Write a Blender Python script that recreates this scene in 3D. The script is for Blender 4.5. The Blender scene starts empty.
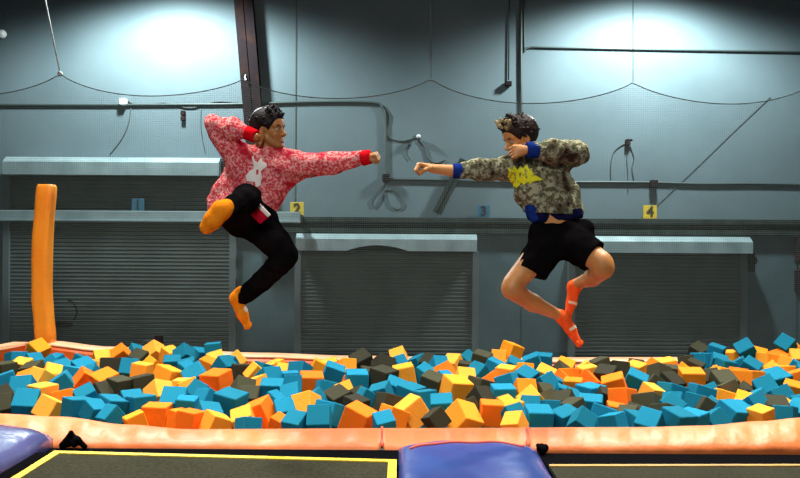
import bpy, bmesh, math, random
import numpy as np
from mathutils import Vector, Matrix, Euler
from mathutils.bvhtree import BVHTree

random.seed(7); rng = np.random.default_rng(11)
sc = bpy.context.scene
COL = sc.collection

# ------------------------------------------------------------------ camera
PADZ = 0.9                      # top of the pit padding above the floor
CAMZ = PADZ + 1.18
F = 800.0
TH = 0.0062                     # camera roll
cam_d = bpy.data.cameras.new('camera'); cam = bpy.data.objects.new('camera', cam_d); COL.objects.link(cam)
cam_d.sensor_width = 36; cam_d.lens = 36
cam_d.shift_y = -4.0 / 800
cam.matrix_world = Matrix.Translation((0, 0, CAMZ)) @ Matrix.Rotation(math.pi / 2, 4, 'X') @ Matrix.Rotation(TH, 4, 'Z')
cam_d.clip_start = 0.05
sc.camera = cam

def P(px, py, d):
    a = px - 400.0; b = 235.0 - py
    x = a * math.cos(TH) - b * math.sin(TH); z = a * math.sin(TH) + b * math.cos(TH)
    return Vector((x / F * d, d, CAMZ + z / F * d))

# ------------------------------------------------------------------ materials
def node(nt, t, **kw):
    n = nt.nodes.new(t)
    for k, v in kw.items(): setattr(n, k, v)
    return n

def mat(name, col, rough=0.6, metal=0.0, spec=0.5, noise=None, bump=None, sheen=0.0, coat=0.0):
    """noise=(scale, colour2, contrast lo, hi)   bump=(scale, strength, distance)"""
    m = bpy.data.materials.new(name); m.use_nodes = True
    nt = m.node_tree; b = nt.nodes['Principled BSDF']
    b.inputs['Base Color'].default_value = (*col, 1); b.inputs['Roughness'].default_value = rough
    b.inputs['Metallic'].default_value = metal; b.inputs['Specular IOR Level'].default_value = spec
    if sheen: b.inputs['Sheen Weight'].default_value = sheen
    if coat: b.inputs['Coat Weight'].default_value = coat
    tc = node(nt, 'ShaderNodeTexCoord')
    if noise:
        n = node(nt, 'ShaderNodeTexNoise'); n.inputs['Scale'].default_value = noise[0]; n.inputs['Detail'].default_value = 5
        r = node(nt, 'ShaderNodeMapRange'); r.inputs['From Min'].default_value = noise[2]; r.inputs['From Max'].default_value = noise[3]
        x = node(nt, 'ShaderNodeMix', data_type='RGBA')
        nt.links.new(tc.outputs['Object'], n.inputs['Vector']); nt.links.new(n.outputs['Fac'], r.inputs['Value'])
        nt.links.new(r.outputs['Result'], x.inputs['Factor'])
        x.inputs[6].default_value = (*col, 1); x.inputs[7].default_value = (*noise[1], 1)
        nt.links.new(x.outputs[2], b.inputs['Base Color'])
    if bump:
        n = node(nt, 'ShaderNodeTexNoise'); n.inputs['Scale'].default_value = bump[0]; n.inputs['Detail'].default_value = 4
        nt.links.new(tc.outputs['Object'], n.inputs['Vector'])
        bp = node(nt, 'ShaderNodeBump'); bp.inputs['Strength'].default_value = bump[1]; bp.inputs['Distance'].default_value = bump[2]
        nt.links.new(n.outputs['Fac'], bp.inputs['Height']); nt.links.new(bp.outputs['Normal'], b.inputs['Normal'])
    return m

WALLC = (0.125, 0.182, 0.205)
M = {
 'wall': mat('painted_wall', WALLC, 0.75, noise=(1.3, (0.102, 0.152, 0.174), .35, .75), bump=(60, .12, .01), spec=0.3),
 'wall_low': mat('painted_block_wall', (0.095, 0.142, 0.16), 0.75, noise=(2.0, (0.07, 0.108, 0.125), .35, .75), bump=(50, .15, .01), spec=0.0),
 'ledge': mat('ledge_steel', (0.038, 0.048, 0.045), 0.7, noise=(6, (0.022, 0.028, 0.028), .4, .7), spec=0.0),
 'hood': mat('hood_sheet_metal', (0.27, 0.37, 0.39), 0.42, metal=0.2, noise=(3, (0.20, 0.28, 0.30), .4, .7), bump=(4, .3, .02)),
 'shutter': mat('shutter_steel', (0.085, 0.108, 0.106), 0.5, metal=0.1, noise=(2.2, (0.06, 0.078, 0.076), .4, .7), spec=0.2),
 'guide': mat('guide_steel', (0.11, 0.145, 0.155), 0.5, metal=0.3),
 'black_steel': mat('black_steel', (0.018, 0.014, 0.016), 0.5, noise=(5, (0.04, 0.02, 0.015), .5, .8), spec=0.0),
 'conduit': mat('conduit_metal', (0.06, 0.085, 0.085), 0.5, metal=0.3),
 'wire': mat('wire_rubber', (0.05, 0.07, 0.075), 0.7),
 'white_plastic': mat('white_plastic', (0.75, 0.8, 0.8), 0.4),
 'rope': mat('net_rope', (0.14, 0.17, 0.16), 0.8, spec=0.0),
 'rope_pale': mat('pale_rope', (0.6, 0.68, 0.68), 0.8),
 'netting': mat('net_thread', (0.13, 0.165, 0.15), 0.95, spec=0.0),
 'floor': mat('concrete_floor', (0.12, 0.12, 0.12), 0.7, noise=(1.5, (0.08, 0.08, 0.08), .4, .7)),
 'ceiling': mat('dark_ceiling', (0.03, 0.035, 0.04), 0.9, noise=(1.0, (0.02, 0.025, 0.03), .4, .7)),
 'pad_orange': mat('orange_vinyl', (0.86, 0.235, 0.062), 0.5, noise=(1.2, (0.82, 0.18, 0.035), .4, .75), bump=(4, .5, .05)),
 'pad_seam': mat('red_seam', (0.75, 0.10, 0.05), 0.6),
 'pit_orange': mat('pit_orange_vinyl', (0.90, 0.15, 0.012), 0.42, noise=(2.2, (0.75, 0.11, 0.01), .4, .7), bump=(4, .4, .03)),
 'pit_trim': mat('pale_pad_trim', (0.95, 0.52, 0.30), 0.4, noise=(2.2, (0.8, 0.4, 0.2), .4, .7)),
 'post_orange': mat('post_orange_vinyl', (1.0, 0.33, 0.015), 0.5, noise=(2.5, (0.95, 0.25, 0.01), .4, .7), bump=(12, .35, .02)),
 'pad_blue': mat('blue_vinyl', (0.018, 0.055, 0.27), 0.40, noise=(3, (0.03, 0.04, 0.23), .4, .7), bump=(5, .35, .03), coat=.2),
 'pad_violet': mat('violet_blue_vinyl', (0.10, 0.10, 0.27), 0.22, noise=(3, (0.05, 0.05, 0.18), .4, .7), bump=(2.5, .5, .06), coat=.5),
 'mat_black': mat('jump_mat_weave', (0.036, 0.036, 0.024), 0.75, noise=(60, (0.055, 0.053, 0.036), .35, .65), bump=(150, .3, .01), spec=0.0),
 'yellow_tape': mat('yellow_webbing', (0.85, 0.62, 0.02), 0.6, noise=(8, (0.7, 0.5, 0.02), .4, .7)),
 'gold_tape': mat('faded_gold_webbing', (0.55, 0.30, 0.05), 0.6, noise=(8, (0.4, 0.24, 0.05), .4, .7)),
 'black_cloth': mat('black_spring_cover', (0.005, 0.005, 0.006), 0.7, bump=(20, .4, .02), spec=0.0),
 'skin_tan': mat('tan_skin', (0.40, 0.175, 0.05), 0.5, noise=(9, (0.31, 0.12, 0.032), .4, .75)),
 'skin_warm': mat('warm_skin', (0.60, 0.265, 0.078), 0.5, noise=(9, (0.50, 0.19, 0.05), .4, .75)),
 'hair_black': mat('black_hair', (0.008, 0.006, 0.007), 0.5, bump=(60, .35, .015), spec=0.12),
 'hair_brown': mat('dark_brown_hair', (0.020, 0.012, 0.010), 0.5, bump=(60, .35, .015), spec=0.12),
 'hair_blond': mat('bleached_hair_tips', (0.42, 0.32, 0.15), 0.5, noise=(18, (0.07, 0.05, 0.03), .45, .65), bump=(60, .35, .015), spec=0.0),
 'eye_white': mat('eye_white', (0.35, 0.28, 0.22), 0.5), 'iris': mat('dark_iris', (0.012, 0.008, 0.005), 0.2),
 'brow': mat('brow_hair', (0.012, 0.008, 0.007), 0.7), 'lip': mat('lips', (0.42, 0.12, 0.07), 0.5), 'teeth': mat('teeth', (0.6, 0.5, 0.38), 0.5),
 'red_rib': mat('red_ribbing', (0.68, 0.008, 0.015), 0.8, noise=(30, (0.5, 0.005, 0.012), .4, .7), spec=0.0),
 'crimson': mat('crimson_hem', (0.42, 0.008, 0.03), 0.8, spec=0.0), 'white_knit': mat('white_knit', (0.85, 0.82, 0.78), 0.9, bump=(120, .4, .01)),
 'pants': mat('black_cotton', (0.0045, 0.004, 0.0045), 0.85, noise=(9, (0.009, 0.008, 0.009), .4, .7), bump=(8, .5, .03), spec=0.0),
 'pants_leg': mat('black_jersey', (0.0045, 0.004, 0.0045), 0.85, bump=(8, .5, .03), spec=0.0),
 'sock_amber': mat('amber_orange_sock', (0.95, 0.30, 0.015), 0.85, noise=(40, (0.85, 0.22, 0.01), .4, .7), bump=(150, .4, .01), spec=0.0),
 'sock_neon': mat('neon_orange_sock', (1.0, 0.14, 0.03), 0.85, noise=(40, (0.95, 0.10, 0.02), .4, .7), bump=(150, .4, .01), spec=0.0),
 'sock_mark': mat('pale_sock_stripe', (0.9, 0.72, 0.5), 0.8),
 'blue_rib': mat('blue_ribbing', (0.012, 0.035, 0.22), 0.8, noise=(40, (0.008, 0.025, 0.16), .4, .7), spec=0.0),
 'navy_rib': mat('navy_ribbing', (0.008, 0.008, 0.04), 0.8, spec=0.0),
 'yellow_print': mat('yellow_print', (0.80, 0.82, 0.01), 0.7, noise=(45, (0.45, 0.42, 0.01), .55, .62)),
 'black_print': mat('olive_print', (0.08, 0.08, 0.02), 0.8),
 'sign_yellow': mat('yellow_sign', (0.60, 0.45, 0.03), 0.5, noise=(20, (0.5, 0.36, 0.05), .4, .7)),
 'sign_blue': mat('blue_sign', (0.02, 0.10, 0.17), 0.5, noise=(20, (0.03, 0.13, 0.19), .4, .7)),
 'sign_ink': mat('sign_ink', (0.04, 0.025, 0.01), 0.6), 'sign_ink_blue': mat('blue_sign_ink', (0.006, 0.015, 0.03), 0.6),
}
def foam(name, c1, c2):
    m = mat(name, c1, 0.9, spec=.12, bump=(90, .35, .008))
    nt = m.node_tree; b = nt.nodes['Principled BSDF']
    oi = node(nt, 'ShaderNodeAttribute', attribute_name='tone', attribute_type='OBJECT')
    at = node(nt, 'ShaderNodeAttribute', attribute_name='tonev')
    ad = node(nt, 'ShaderNodeMath', operation='ADD')
    nt.links.new(oi.outputs['Fac'], ad.inputs[0]); nt.links.new(at.outputs['Fac'], ad.inputs[1])
    x = node(nt, 'ShaderNodeMix', data_type='RGBA'); x.inputs[6].default_value = (*c1, 1); x.inputs[7].default_value = (*c2, 1)
    nt.links.new(ad.outputs[0], x.inputs['Factor']); nt.links.new(x.outputs[2], b.inputs['Base Color'])
    return m
FOAM = {
 'T': foam('teal_foam', (0.006, 0.15, 0.235), (0.010, 0.225, 0.38)),
 'O': foam('orange_foam', (0.88, 0.155, 0.010), (0.92, 0.25, 0.014)),
 'Y': foam('amber_foam', (0.92, 0.30, 0.012), (0.98, 0.45, 0.06)),
 'K': foam('charcoal_foam', (0.028, 0.027, 0.018), (0.062, 0.062, 0.035)),
}

def knit(name, base, pale, dark, s1, s2, dots=None):
    m = mat(name, base, 0.95, spec=.08, bump=(90, .6, .02)); nt = m.node_tree; b = nt.nodes['Principled BSDF']
    tc = node(nt, 'ShaderNodeTexCoord')
    n1 = node(nt, 'ShaderNodeTexNoise'); n1.inputs['Scale'].default_value = s1; n1.inputs['Detail'].default_value = 3; n1.inputs['Roughness'].default_value = .65
    n2 = node(nt, 'ShaderNodeTexNoise'); n2.inputs['Scale'].default_value = s2; n2.inputs['Detail'].default_value = 2
    r1 = node(nt, 'ShaderNodeMapRange'); r1.inputs['From Min'].default_value = .46; r1.inputs['From Max'].default_value = .56
    r2 = node(nt, 'ShaderNodeMapRange'); r2.inputs['From Min'].default_value = .54; r2.inputs['From Max'].default_value = .66
    x1 = node(nt, 'ShaderNodeMix', data_type='RGBA'); x2 = node(nt, 'ShaderNodeMix', data_type='RGBA')
    L = nt.links.new
    L(tc.outputs['Object'], n1.inputs['Vector']); L(tc.outputs['Object'], n2.inputs['Vector'])
    L(n1.outputs['Fac'], r1.inputs['Value']); L(n2.outputs['Fac'], r2.inputs['Value'])
    L(r1.outputs['Result'], x1.inputs['Factor']); L(r2.outputs['Result'], x2.inputs['Factor'])
    x1.inputs[6].default_value = (*base, 1); x1.inputs[7].default_value = (*pale, 1)
    L(x1.outputs[2], x2.inputs[6]); x2.inputs[7].default_value = (*dark, 1)
    L(x2.outputs[2], b.inputs['Base Color'])
    return m
M['sweater_red'] = knit('red_white_knit', (0.62, 0.05, 0.07), (0.82, 0.36, 0.35), (0.50, 0.015, 0.04), 62, 9)
M['sweater_camo'] = knit('camouflage_knit', (0.10, 0.10, 0.055), (0.40, 0.40, 0.27), (0.045, 0.024, 0.018), 34, 17)

# ------------------------------------------------------------------ mesh helpers
def mesh_np(name, V, Fc, smooth=True):
    me = bpy.data.meshes.new(name); V = np.asarray(V, np.float32); Fc = np.asarray(Fc, np.int32)
    n = Fc.shape[1]
    me.vertices.add(len(V)); me.vertices.foreach_set('co', V.ravel())
    me.loops.add(Fc.size); me.loops.foreach_set('vertex_index', Fc.ravel())
    me.polygons.add(len(Fc)); me.polygons.foreach_set('loop_start', np.arange(0, Fc.size, n, dtype=np.int32))
    if smooth: me.polygons.foreach_set('use_smooth', np.ones(len(Fc), bool))
    me.update(calc_edges=True); me.validate(); return me

def tag(o, label=None, cat=None, group=None, kind=None):
    if label: o['label'] = label
    if cat: o['category'] = cat
    if group: o['group'] = group
    if kind: o['kind'] = kind
    return o

def empty(name, loc, label=None, cat=None, group=None):
    o = bpy.data.objects.new(name, None); o.location = loc; COL.objects.link(o); o.empty_display_size = .1
    return tag(o, label, cat, group)

def link(name, me, m, parent=None):
    o = bpy.data.objects.new(name, me); COL.objects.link(o)
    if m is not None and not me.materials: me.materials.append(m)
    if parent is not None:
        o.parent = parent; o.matrix_parent_inverse = Matrix.Translation(parent.location).inverted()
    return o

def obj(name, bm, m, parent=None, smooth=False):
    me = bpy.data.meshes.new(name); bm.normal_update(); bm.to_mesh(me); bm.free()
    if smooth:
        for p in me.polygons: p.use_smooth = True
    return link(name, me, m, parent)

def origin_to(o, p):
    """put the object's origin at p (top-level meshes built in world space)"""
    p = Vector(p); o.data.transform(Matrix.Translation(-p)); o.location = p; return o

def add_box(bm, a, b, bevel=0.0, rot=None):
    a, b = Vector(a), Vector(b); c = (a + b) / 2; s = b - a
    r = bmesh.ops.create_cube(bm, size=1); vs = r['verts']
    bmesh.ops.scale(bm, vec=(abs(s.x), abs(s.y), abs(s.z)), verts=vs)
    if bevel:
        es = list({e for v in vs for e in v.link_edges})
        rb = bmesh.ops.bevel(bm, geom=es, offset=bevel, segments=2, profile=.6, affect='EDGES')
        vs = list({v for f in rb['faces'] for v in f.verts} | {v for v in vs if v.is_valid})
    if rot is not None: bmesh.ops.rotate(bm, matrix=rot, verts=vs)
    bmesh.ops.translate(bm, vec=c, verts=vs); return vs

def box(name, a, b, m, parent=None, bevel=0.0):
    bm = bmesh.new(); add_box(bm, a, b, bevel); return obj(name, bm, m, parent)

def add_tube(bm, pts, r, n=8, cap=True):
    pts = [Vector(p) for p in pts]; rings = []
    rs = r if isinstance(r, (list, tuple)) else [r] * len(pts)
    up = None
    for i, p in enumerate(pts):
        t = (pts[min(i + 1, len(pts) - 1)] - pts[max(i - 1, 0)]).normalized()
        if up is None: up = Vector((0, 1, 0)) if abs(t.y) < .9 else Vector((1, 0, 0))
        s = t.cross(up).normalized(); u = s.cross(t).normalized(); up = u
        rings.append([bm.verts.new(p + (s * math.cos(2 * math.pi * k / n) + u * math.sin(2 * math.pi * k / n)) * rs[i]) for k in range(n)])
    for A, B in zip(rings, rings[1:]):
        for k in range(n): bm.faces.new((A[k], A[(k + 1) % n], B[(k + 1) % n], B[k]))
    if cap and n > 2: bm.faces.new(rings[0][::-1]); bm.faces.new(rings[-1])

def tube(name, pts, r, m, parent=None, n=8, smooth=True):
    bm = bmesh.new(); add_tube(bm, pts, r, n); return obj(name, bm, m, parent, smooth)

def curve_pts(ctrl, k=8):
    """Catmull-Rom through control points"""
    c = [Vector(p) for p in ctrl]; c = [c[0]] + c + [c[-1]]; out = []
    for i in range(1, len(c) - 2):
        for j in range(k):
            t = j / k; a, b, d, e = c[i - 1], c[i], c[i + 1], c[i + 2]
            out.append(.5 * ((2 * b) + (d - a) * t + (2 * a - 5 * b + 4 * d - e) * t * t + (3 * b - a - 3 * d + e) * t ** 3))
    out.append(c[-2]); return out

# ------------------------------------------------------------------ distance-field modelling (people)
class Field:
    def __init__(s, lo, hi, res):
        s.lo = np.array(lo, float); s.res = res
        s.n = np.ceil((np.array(hi) - s.lo) / res).astype(int) + 1
        s.a = np.full(s.n, .2, np.float32)
    def grid(s, lo, hi):
        i0 = np.clip(np.floor((np.array(lo) - s.lo) / s.res).astype(int), 0, s.n - 1)
        i1 = np.clip(np.ceil((np.array(hi) - s.lo) / s.res).astype(int) + 1, 1, s.n)
        sl = tuple(slice(a, b) for a, b in zip(i0, i1))
        ax = [(s.lo[k] + np.arange(i0[k], i1[k]) * s.res).astype(np.float32) for k in range(3)]
        return sl, ax[0][:, None, None], ax[1][None, :, None], ax[2][None, None, :]
    def put(s, sl, d, k, op):
        c = s.a[sl]
        if op == 'sub':
            d = -d; h = np.maximum(k - np.abs(c - d), 0) / k; s.a[sl] = np.maximum(c, d) + h * h * k / 4
        else:
            h = np.maximum(k - np.abs(c - d), 0) / k; s.a[sl] = np.minimum(c, d) - h * h * k / 4
    def cone(s, a, b, ra, rb, k=.02, flat=None, op='add'):
        a = np.array(a, float); b = np.array(b, float); m = max(ra, rb) + .03 + k
        sl, X, Y, Z = s.grid(np.minimum(a, b) - m, np.maximum(a, b) + m)
        ba = b - a; L = max(ba @ ba, 1e-9)
        t = np.clip(((X - a[0]) * ba[0] + (Y - a[1]) * ba[1] + (Z - a[2]) * ba[2]) / L, 0, 1)
        qx = X - a[0] - t * ba[0]; qy = Y - a[1] - t * ba[1]; qz = Z - a[2] - t * ba[2]
        f = 1
        if flat is not None:
            n, f = flat; n = np.array(n, float); n = n / np.linalg.norm(n); qn = qx * n[0] + qy * n[1] + qz * n[2]; g = qn / f - qn
            qx = qx + n[0] * g; qy = qy + n[1] * g; qz = qz + n[2] * g
        d = (np.sqrt(qx * qx + qy * qy + qz * qz) - (ra + (rb - ra) * t)) * (min(1, f) if f < 1 else 1)
        s.put(sl, d, k, op)
    def ell(s, c, r, R=None, k=.02, op='add'):
        c = np.array(c, float); r = np.array(r, float); m = r.max() + .03 + k
        sl, X, Y, Z = s.grid(c - m, c + m); X = X - c[0]; Y = Y - c[1]; Z = Z - c[2]
        if R is None: R = np.eye(3)
        q = [X * R[0, i] + Y * R[1, i] + Z * R[2, i] for i in range(3)]
        k0 = np.sqrt(sum((q[i] / r[i]) ** 2 for i in range(3))); k1 = np.sqrt(sum((q[i] / r[i] ** 2) ** 2 for i in range(3))) + 1e-6
        s.put(sl, k0 * (k0 - 1) / k1, k, op)
    def clip(s, p, n):
        """keep the side of the plane opposite to n"""
        sl, X, Y, Z = s.grid(s.lo, s.lo + s.n * s.res)
        s.a = np.maximum(s.a, ((X - p[0]) * n[0] + (Y - p[1]) * n[1] + (Z - p[2]) * n[2]).astype(np.float32))
    def wrinkle(s, amp, fr, seed=0):
        sl, X, Y, Z = s.grid(s.lo, s.lo + s.n * s.res); r = np.random.default_rng(seed); out = 0
        for i in range(5):
            d = r.normal(size=3); d /= np.linalg.norm(d); e = r.normal(size=3); e /= np.linalg.norm(e)
            q = fr * (1 + .5 * i)
            out = out + np.sin(q * (X * d[0] + Y * d[1] + Z * d[2]) + 1.7 * np.sin(q * .5 * (X * e[0] + Y * e[1] + Z * e[2]) + i)) / (1 + .4 * i)
        s.a = s.a + (amp * out).astype(np.float32)
    def mesh(s, name, smooth_it=0):
        a = s.a.copy()
        a[0] = a[-1] = .2; a[:, 0] = a[:, -1] = .2; a[:, :, 0] = a[:, :, -1] = .2
        ins = a < 0
        c = ins[:-1, :-1, :-1].astype(np.int8)
        tot = sum(ins[i:i + a.shape[0] - 1, j:j + a.shape[1] - 1, k:k + a.shape[2] - 1].astype(np.int8) for i in (0, 1) for j in (0, 1) for k in (0, 1))
        act = (tot > 0) & (tot < 8); idx = np.argwhere(act)
        vid = np.full(act.shape, -1, np.int32); vid[act] = np.arange(len(idx))
        acc = np.zeros((len(idx), 3)); cnt = np.zeros(len(idx))
        cor = [(i, j, k) for i in (0, 1) for j in (0, 1) for k in (0, 1)]
        for A in cor:
            for ax in range(3):
                if A[ax]: continue
                B = list(A); B[ax] = 1
                va = a[tuple((idx + A).T)]; vb = a[tuple((idx + B).T)]
                x = (va < 0) != (vb < 0); t = np.where(x, va / np.where(x, va - vb, 1), 0)
                p = np.array(A, float)[None].repeat(len(idx), 0); p[:, ax] += t
                acc += p * x[:, None]; cnt += x
        V = s.lo + (idx + acc / cnt[:, None]) * s.res
        Q = []
        for ax in range(3):
            o1, o2 = [(1, 2), (2, 0), (0, 1)][ax]
            lo = [slice(1, -1)] * 3; lo[ax] = slice(0, -1); hi = list(lo); hi[ax] = slice(1, None)
            A = ins[tuple(lo)]; B = ins[tuple(hi)]; e = np.argwhere(A != B); flip = A[tuple(e.T)]
            e = e.copy(); 
            for q in range(3):
                if q != ax: e[:, q] += 1
            def vv(d1, d2):
                g = e.copy(); g[:, o1] -= d1; g[:, o2] -= d2; return vid[tuple(g.T)]
            q = np.stack([vv(1, 1), vv(0, 1), vv(0, 0), vv(1, 0)], 1)
            q[~flip] = q[~flip][:, ::-1]; Q.append(q)
        Q = np.concatenate(Q); Q = Q[(Q >= 0).all(1)]
        for _ in range(smooth_it):
            acc = np.zeros_like(V); cn = np.zeros(len(V))
            for i, j in ((0, 1), (1, 2), (2, 3), (3, 0)):
                np.add.at(acc, Q[:, i], V[Q[:, j]]); np.add.at(cn, Q[:, i], 1); np.add.at(acc, Q[:, j], V[Q[:, i]]); np.add.at(cn, Q[:, j], 1)
            V = .5 * V + .5 * acc / np.maximum(cn, 1)[:, None]
        return mesh_np(name, V, Q)

# ------------------------------------------------------------------ setting
WY = 11.0                                       # distance of the back wall
def S(o): o['kind'] = 'structure'; return o
S(box('floor', (-8, -3, -.1), (8, WY + .2, 0), M['floor']))
S(box('ceiling', (-8, -3, 8), (8, WY + .2, 8.1), M['ceiling']))
S(box('wall_left', (-8.1, -3, 0), (-8, WY, 8), M['wall']))
S(box('wall_right', (8, -3, 0), (8.1, WY, 8), M['wall']))
ZL = P(400, 219, WY).z                           # ledge height
S(box('wall_back_upper', (-8, WY, ZL), (8, WY + .2, 8), M['wall']))
S(box('wall_back_lower', (-8, WY, 0), (8, WY + .2, ZL), M['wall_low']))

def WX(px, d=WY): return (px - 400) / F * d
def WZ(py, px=400, d=WY): return P(px, py, d).z
# ledge: channel along the wall, right of the left door
bm = bmesh.new(); x0 = WX(236); x1 = 8
z = ZL
add_box(bm, (x0, WY - .10, z - .05), (x1, WY, z + .02), .006)
add_box(bm, (x0, WY - .06, z - .13), (x1, WY, z - .05))
add_box(bm, (x0, WY - .09, z - .20), (x1, WY, z - .13), .006)
S(obj('trim_1', bm, M['ledge']))
# panel joints
for i, (px, za, zb) in enumerate(((295, ZL + .02, 8), (430, ZL + 2.2, 8), (522, 0, ZL - .2), (568, 0, ZL - .2), (797, 0, ZL - .2))):
    S(box('trim_%d' % (i + 2), (WX(px) - .008, WY - .006, za), (WX(px) + .008, WY + .01, zb), M['conduit']))

def shutter(x0, x1, yt, yb_hood, hx0, hx1, label, handle=False, dent=False, left_guide=True):
    """roll-up door: curtain of slats, guides and hood, mounted on the wall"""
    X0, X1 = WX(x0), WX(x1); zt = WZ(yt, (x0 + x1) / 2); zh = WZ(yb_hood, (x0 + x1) / 2)
    r = empty('roller_shutter', ((X0 + X1) / 2, WY - .05, 0), label, 'shutter', None)
    # curtain: slats rolled in profile
    pitch = .052; prof = []; zz = .02; top = zh + .06
    while zz < top:
        prof += [(zz, .0), (zz + .006, -.014), (zz + pitch * .45, -.018), (zz + pitch * .80, -.014), (zz + pitch * .88, .0)]; zz += pitch
    nx = 2; V = []; Fc = []
    for (zv, yv) in prof:
        for i in range(nx): V.append((X0 + (X1 - X0) * i / (nx - 1), WY - .05 + yv, zv))
    for k in range(len(prof) - 1): Fc.append((k * 2, k * 2 + 1, k * 2 + 3, k * 2 + 2))
    n0 = len(V)   # back face for thickness
    for (zv, yv) in (prof[0], prof[-1]):
        for X in (X0, X1): V.append((X, WY - .02, zv))
    Fc += [(n0 + 1, n0, n0 + 2, n0 + 3)]
    me = bpy.data.meshes.new('curtain'); me.from_pydata(V, [], Fc); me.update(); link('curtain', me, M['shutter'], r)
    for k, X in enumerate((X0, X1)):
        if k == 0 and not left_guide: continue
        bm = bmesh.new(); sgn = -1 if k == 0 else 1
        add_box(bm, (X - .015 if sgn > 0 else X - .075, WY - .11, 0), (X + .075 if sgn > 0 else X + .015, WY - .075, zh), .004)
        add_box(bm, (X + (.045 if sgn > 0 else -.075), WY - .075, 0), (X + (.075 if sgn > 0 else -.045), WY, zh))
        obj('guide_rail', bm, M['guide'], r)
    H0, H1 = WX(hx0, WY - .33), WX(hx1, WY - .33)
    zt2 = WZ(yt, (x0 + x1) / 2, WY - .33); zh2 = WZ(yb_hood, (x0 + x1) / 2, WY - .36)
    # hood: octagonal sheet-metal cover, open below
    sec = [(0, zt2), (-.27, zt2), (-.36, zt2 - .07), (-.36, zh2), (-.345, zh2), (-.345, zt2 - .075), (-.265, zt2 - .015), (0, zt2 - .015)]
    NX = 40; bm = bmesh.new(); rings = []
    for i in range(NX + 1):
        X = H0 + (H1 - H0) * i / NX; ring = []
        for (yy, zz) in sec:
            dz = 0
            if dent and zz <= zh2 + .01:
                u = (i / NX - .45) / .17; dz = .075 * max(0, 1 - u * u)
            dy = .012 * math.sin(i * .9) * (1 if yy < -.3 else 0) * (1 if dent else .4)
            ring.append(bm.verts.new((X, WY + yy + dy, zz + dz)))
        rings.append(ring)
    for A, B in zip(rings, rings[1:]):
        for k in range(len(sec)):
            bm.faces.new((A[k], B[k], B[(k + 1) % len(sec)], A[(k + 1) % len(sec)]))
    for ring, X in ((rings[0], H0), (rings[-1], H1)):
        bm.faces.new(ring)
        e = [bm.verts.new((X, WY, zt2)), bm.verts.new((X, WY - .27, zt2)), bm.verts.new((X, WY - .36, zt2 - .07)), bm.verts.new((X, WY - .36, zh2)), bm.verts.new((X, WY, zh2))]
        bm.faces.new(e)
    bmesh.ops.recalc_face_normals(bm, faces=bm.faces)
    obj('hood', bm, M['hood'], r)
    tube('roll_barrel', [(X0, WY - .17, zh + .10), (X1, WY - .17, zh + .10)], .09, M['black_steel'], r, 14)
    if handle:
        c = P(59, 325, WY - .12); bm = bmesh.new(); add_box(bm, (c.x - .17, WY - .13, c.z - .03), (c.x + .17, WY - .075, c.z + .04), .01)
        obj('lift_bracket', bm, M['black_steel'], r)
        tube('lever', curve_pts([P(68, 300, WY - .13), P(74, 304, WY - .16), P(77, 312, WY - .17), P(74, 320, WY - .12)], 4), .014, M['black_steel'], r)
    return r

shutter(12, 232, 157, 175, 3, 219, 'widest grey roller shutter at the left with a high pale hood', handle=True)
shutter(301, 473, 234, 251, 296, 477, 'grey roller shutter in the middle with a dented hood', dent=True)
s3 = shutter(573, 739, 236.5, 253, 588, 752, 'grey roller shutter at the right behind the camouflage-sweater jumper')
c = P(751, 262, WY - .2)
bm = bmesh.new(); add_box(bm, (c.x - .03, WY - .22, c.z - .13), (c.x + .05, WY - .16, c.z + .13), .01); add_tube(bm, [(c.x + .02, WY - .23, c.z + .02), (c.x + .02, WY - .17, c.z + .02)], .06, 12)
obj('chain_wheel', bm, M['black_steel'], s3)

# rail crossing in front of the left shutter
zr0 = WZ(222, 150, WY - .45); zr1 = WZ(211, 150, WY - .45)
r = empty('guard_rail', (WX(150), WY - .45, zr0), 'pale horizontal steel rail crossing in front of the left shutter', 'rail')
bm = bmesh.new(); add_box(bm, (-6.6, WY - .47, zr0 + .03), (WX(300, WY - .45), WY - .42, zr1), .008); add_box(bm, (-6.6, WY - .5, zr0), (WX(300, WY - .45), WY - .40, zr0 + .03), .006)
obj('beam', bm, M['hood'], r)
for px in (-90, 297): 
    X = WX(px, WY - .45); box('bracket', (X - .03, WY - .44, zr0 + .02), (X + .03, WY, zr1 - .03), M['ledge'], r)

# leaning black steel column
a0 = P(240.5, -40, WY - .09); a1 = P(262, 218, WY - .09)
r = empty('steel_column', (a1.x, a1.y, ZL), 'leaning black steel column on the wall behind the red-sweater jumper', 'column')
d = (a0 - a1).normalized(); sx = Vector((1, 0, 0)); top = a1 + d * ((7.9 - a1.z) / d.z); base = a1 + d * ((ZL + .03 - a1.z) / d.z)
def strut(name, p, q, w, h, m, par):
    """I-section running from p to q"""
    ax = (q - p).normalized(); s = ax.cross(Vector((0, 1, 0))).normalized(); u = Vector((0, 1, 0)); bm = bmesh.new()
    for (s0, s1, u0, u1) in ((-w / 2, w / 2, -h / 2, -h / 2 + .015), (-w / 2, w / 2, h / 2 - .015, h / 2), (-.006, .006, -h / 2, h / 2)):
        v = [bm.verts.new(c + s * a + u * b) for c in (p, q) for a, b in ((s0, u0), (s1, u0), (s1, u1), (s0, u1))]
        for f in ((0, 1, 2, 3), (7, 6, 5, 4), (0, 4, 5, 1), (1, 5, 6, 2), (2, 6, 7, 3), (3, 7, 4, 0)): bm.faces.new([v[i] for i in f])
    bmesh.ops.recalc_face_normals(bm, faces=bm.faces); return obj(name, bm, m, par)
strut('post', base, top, .25, .13, M['black_steel'], r)
box('base_plate', (base.x - .18, WY - .3, ZL + .02), (base.x + .18, WY - .02, ZL + .05), M['black_steel'], r)
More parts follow.
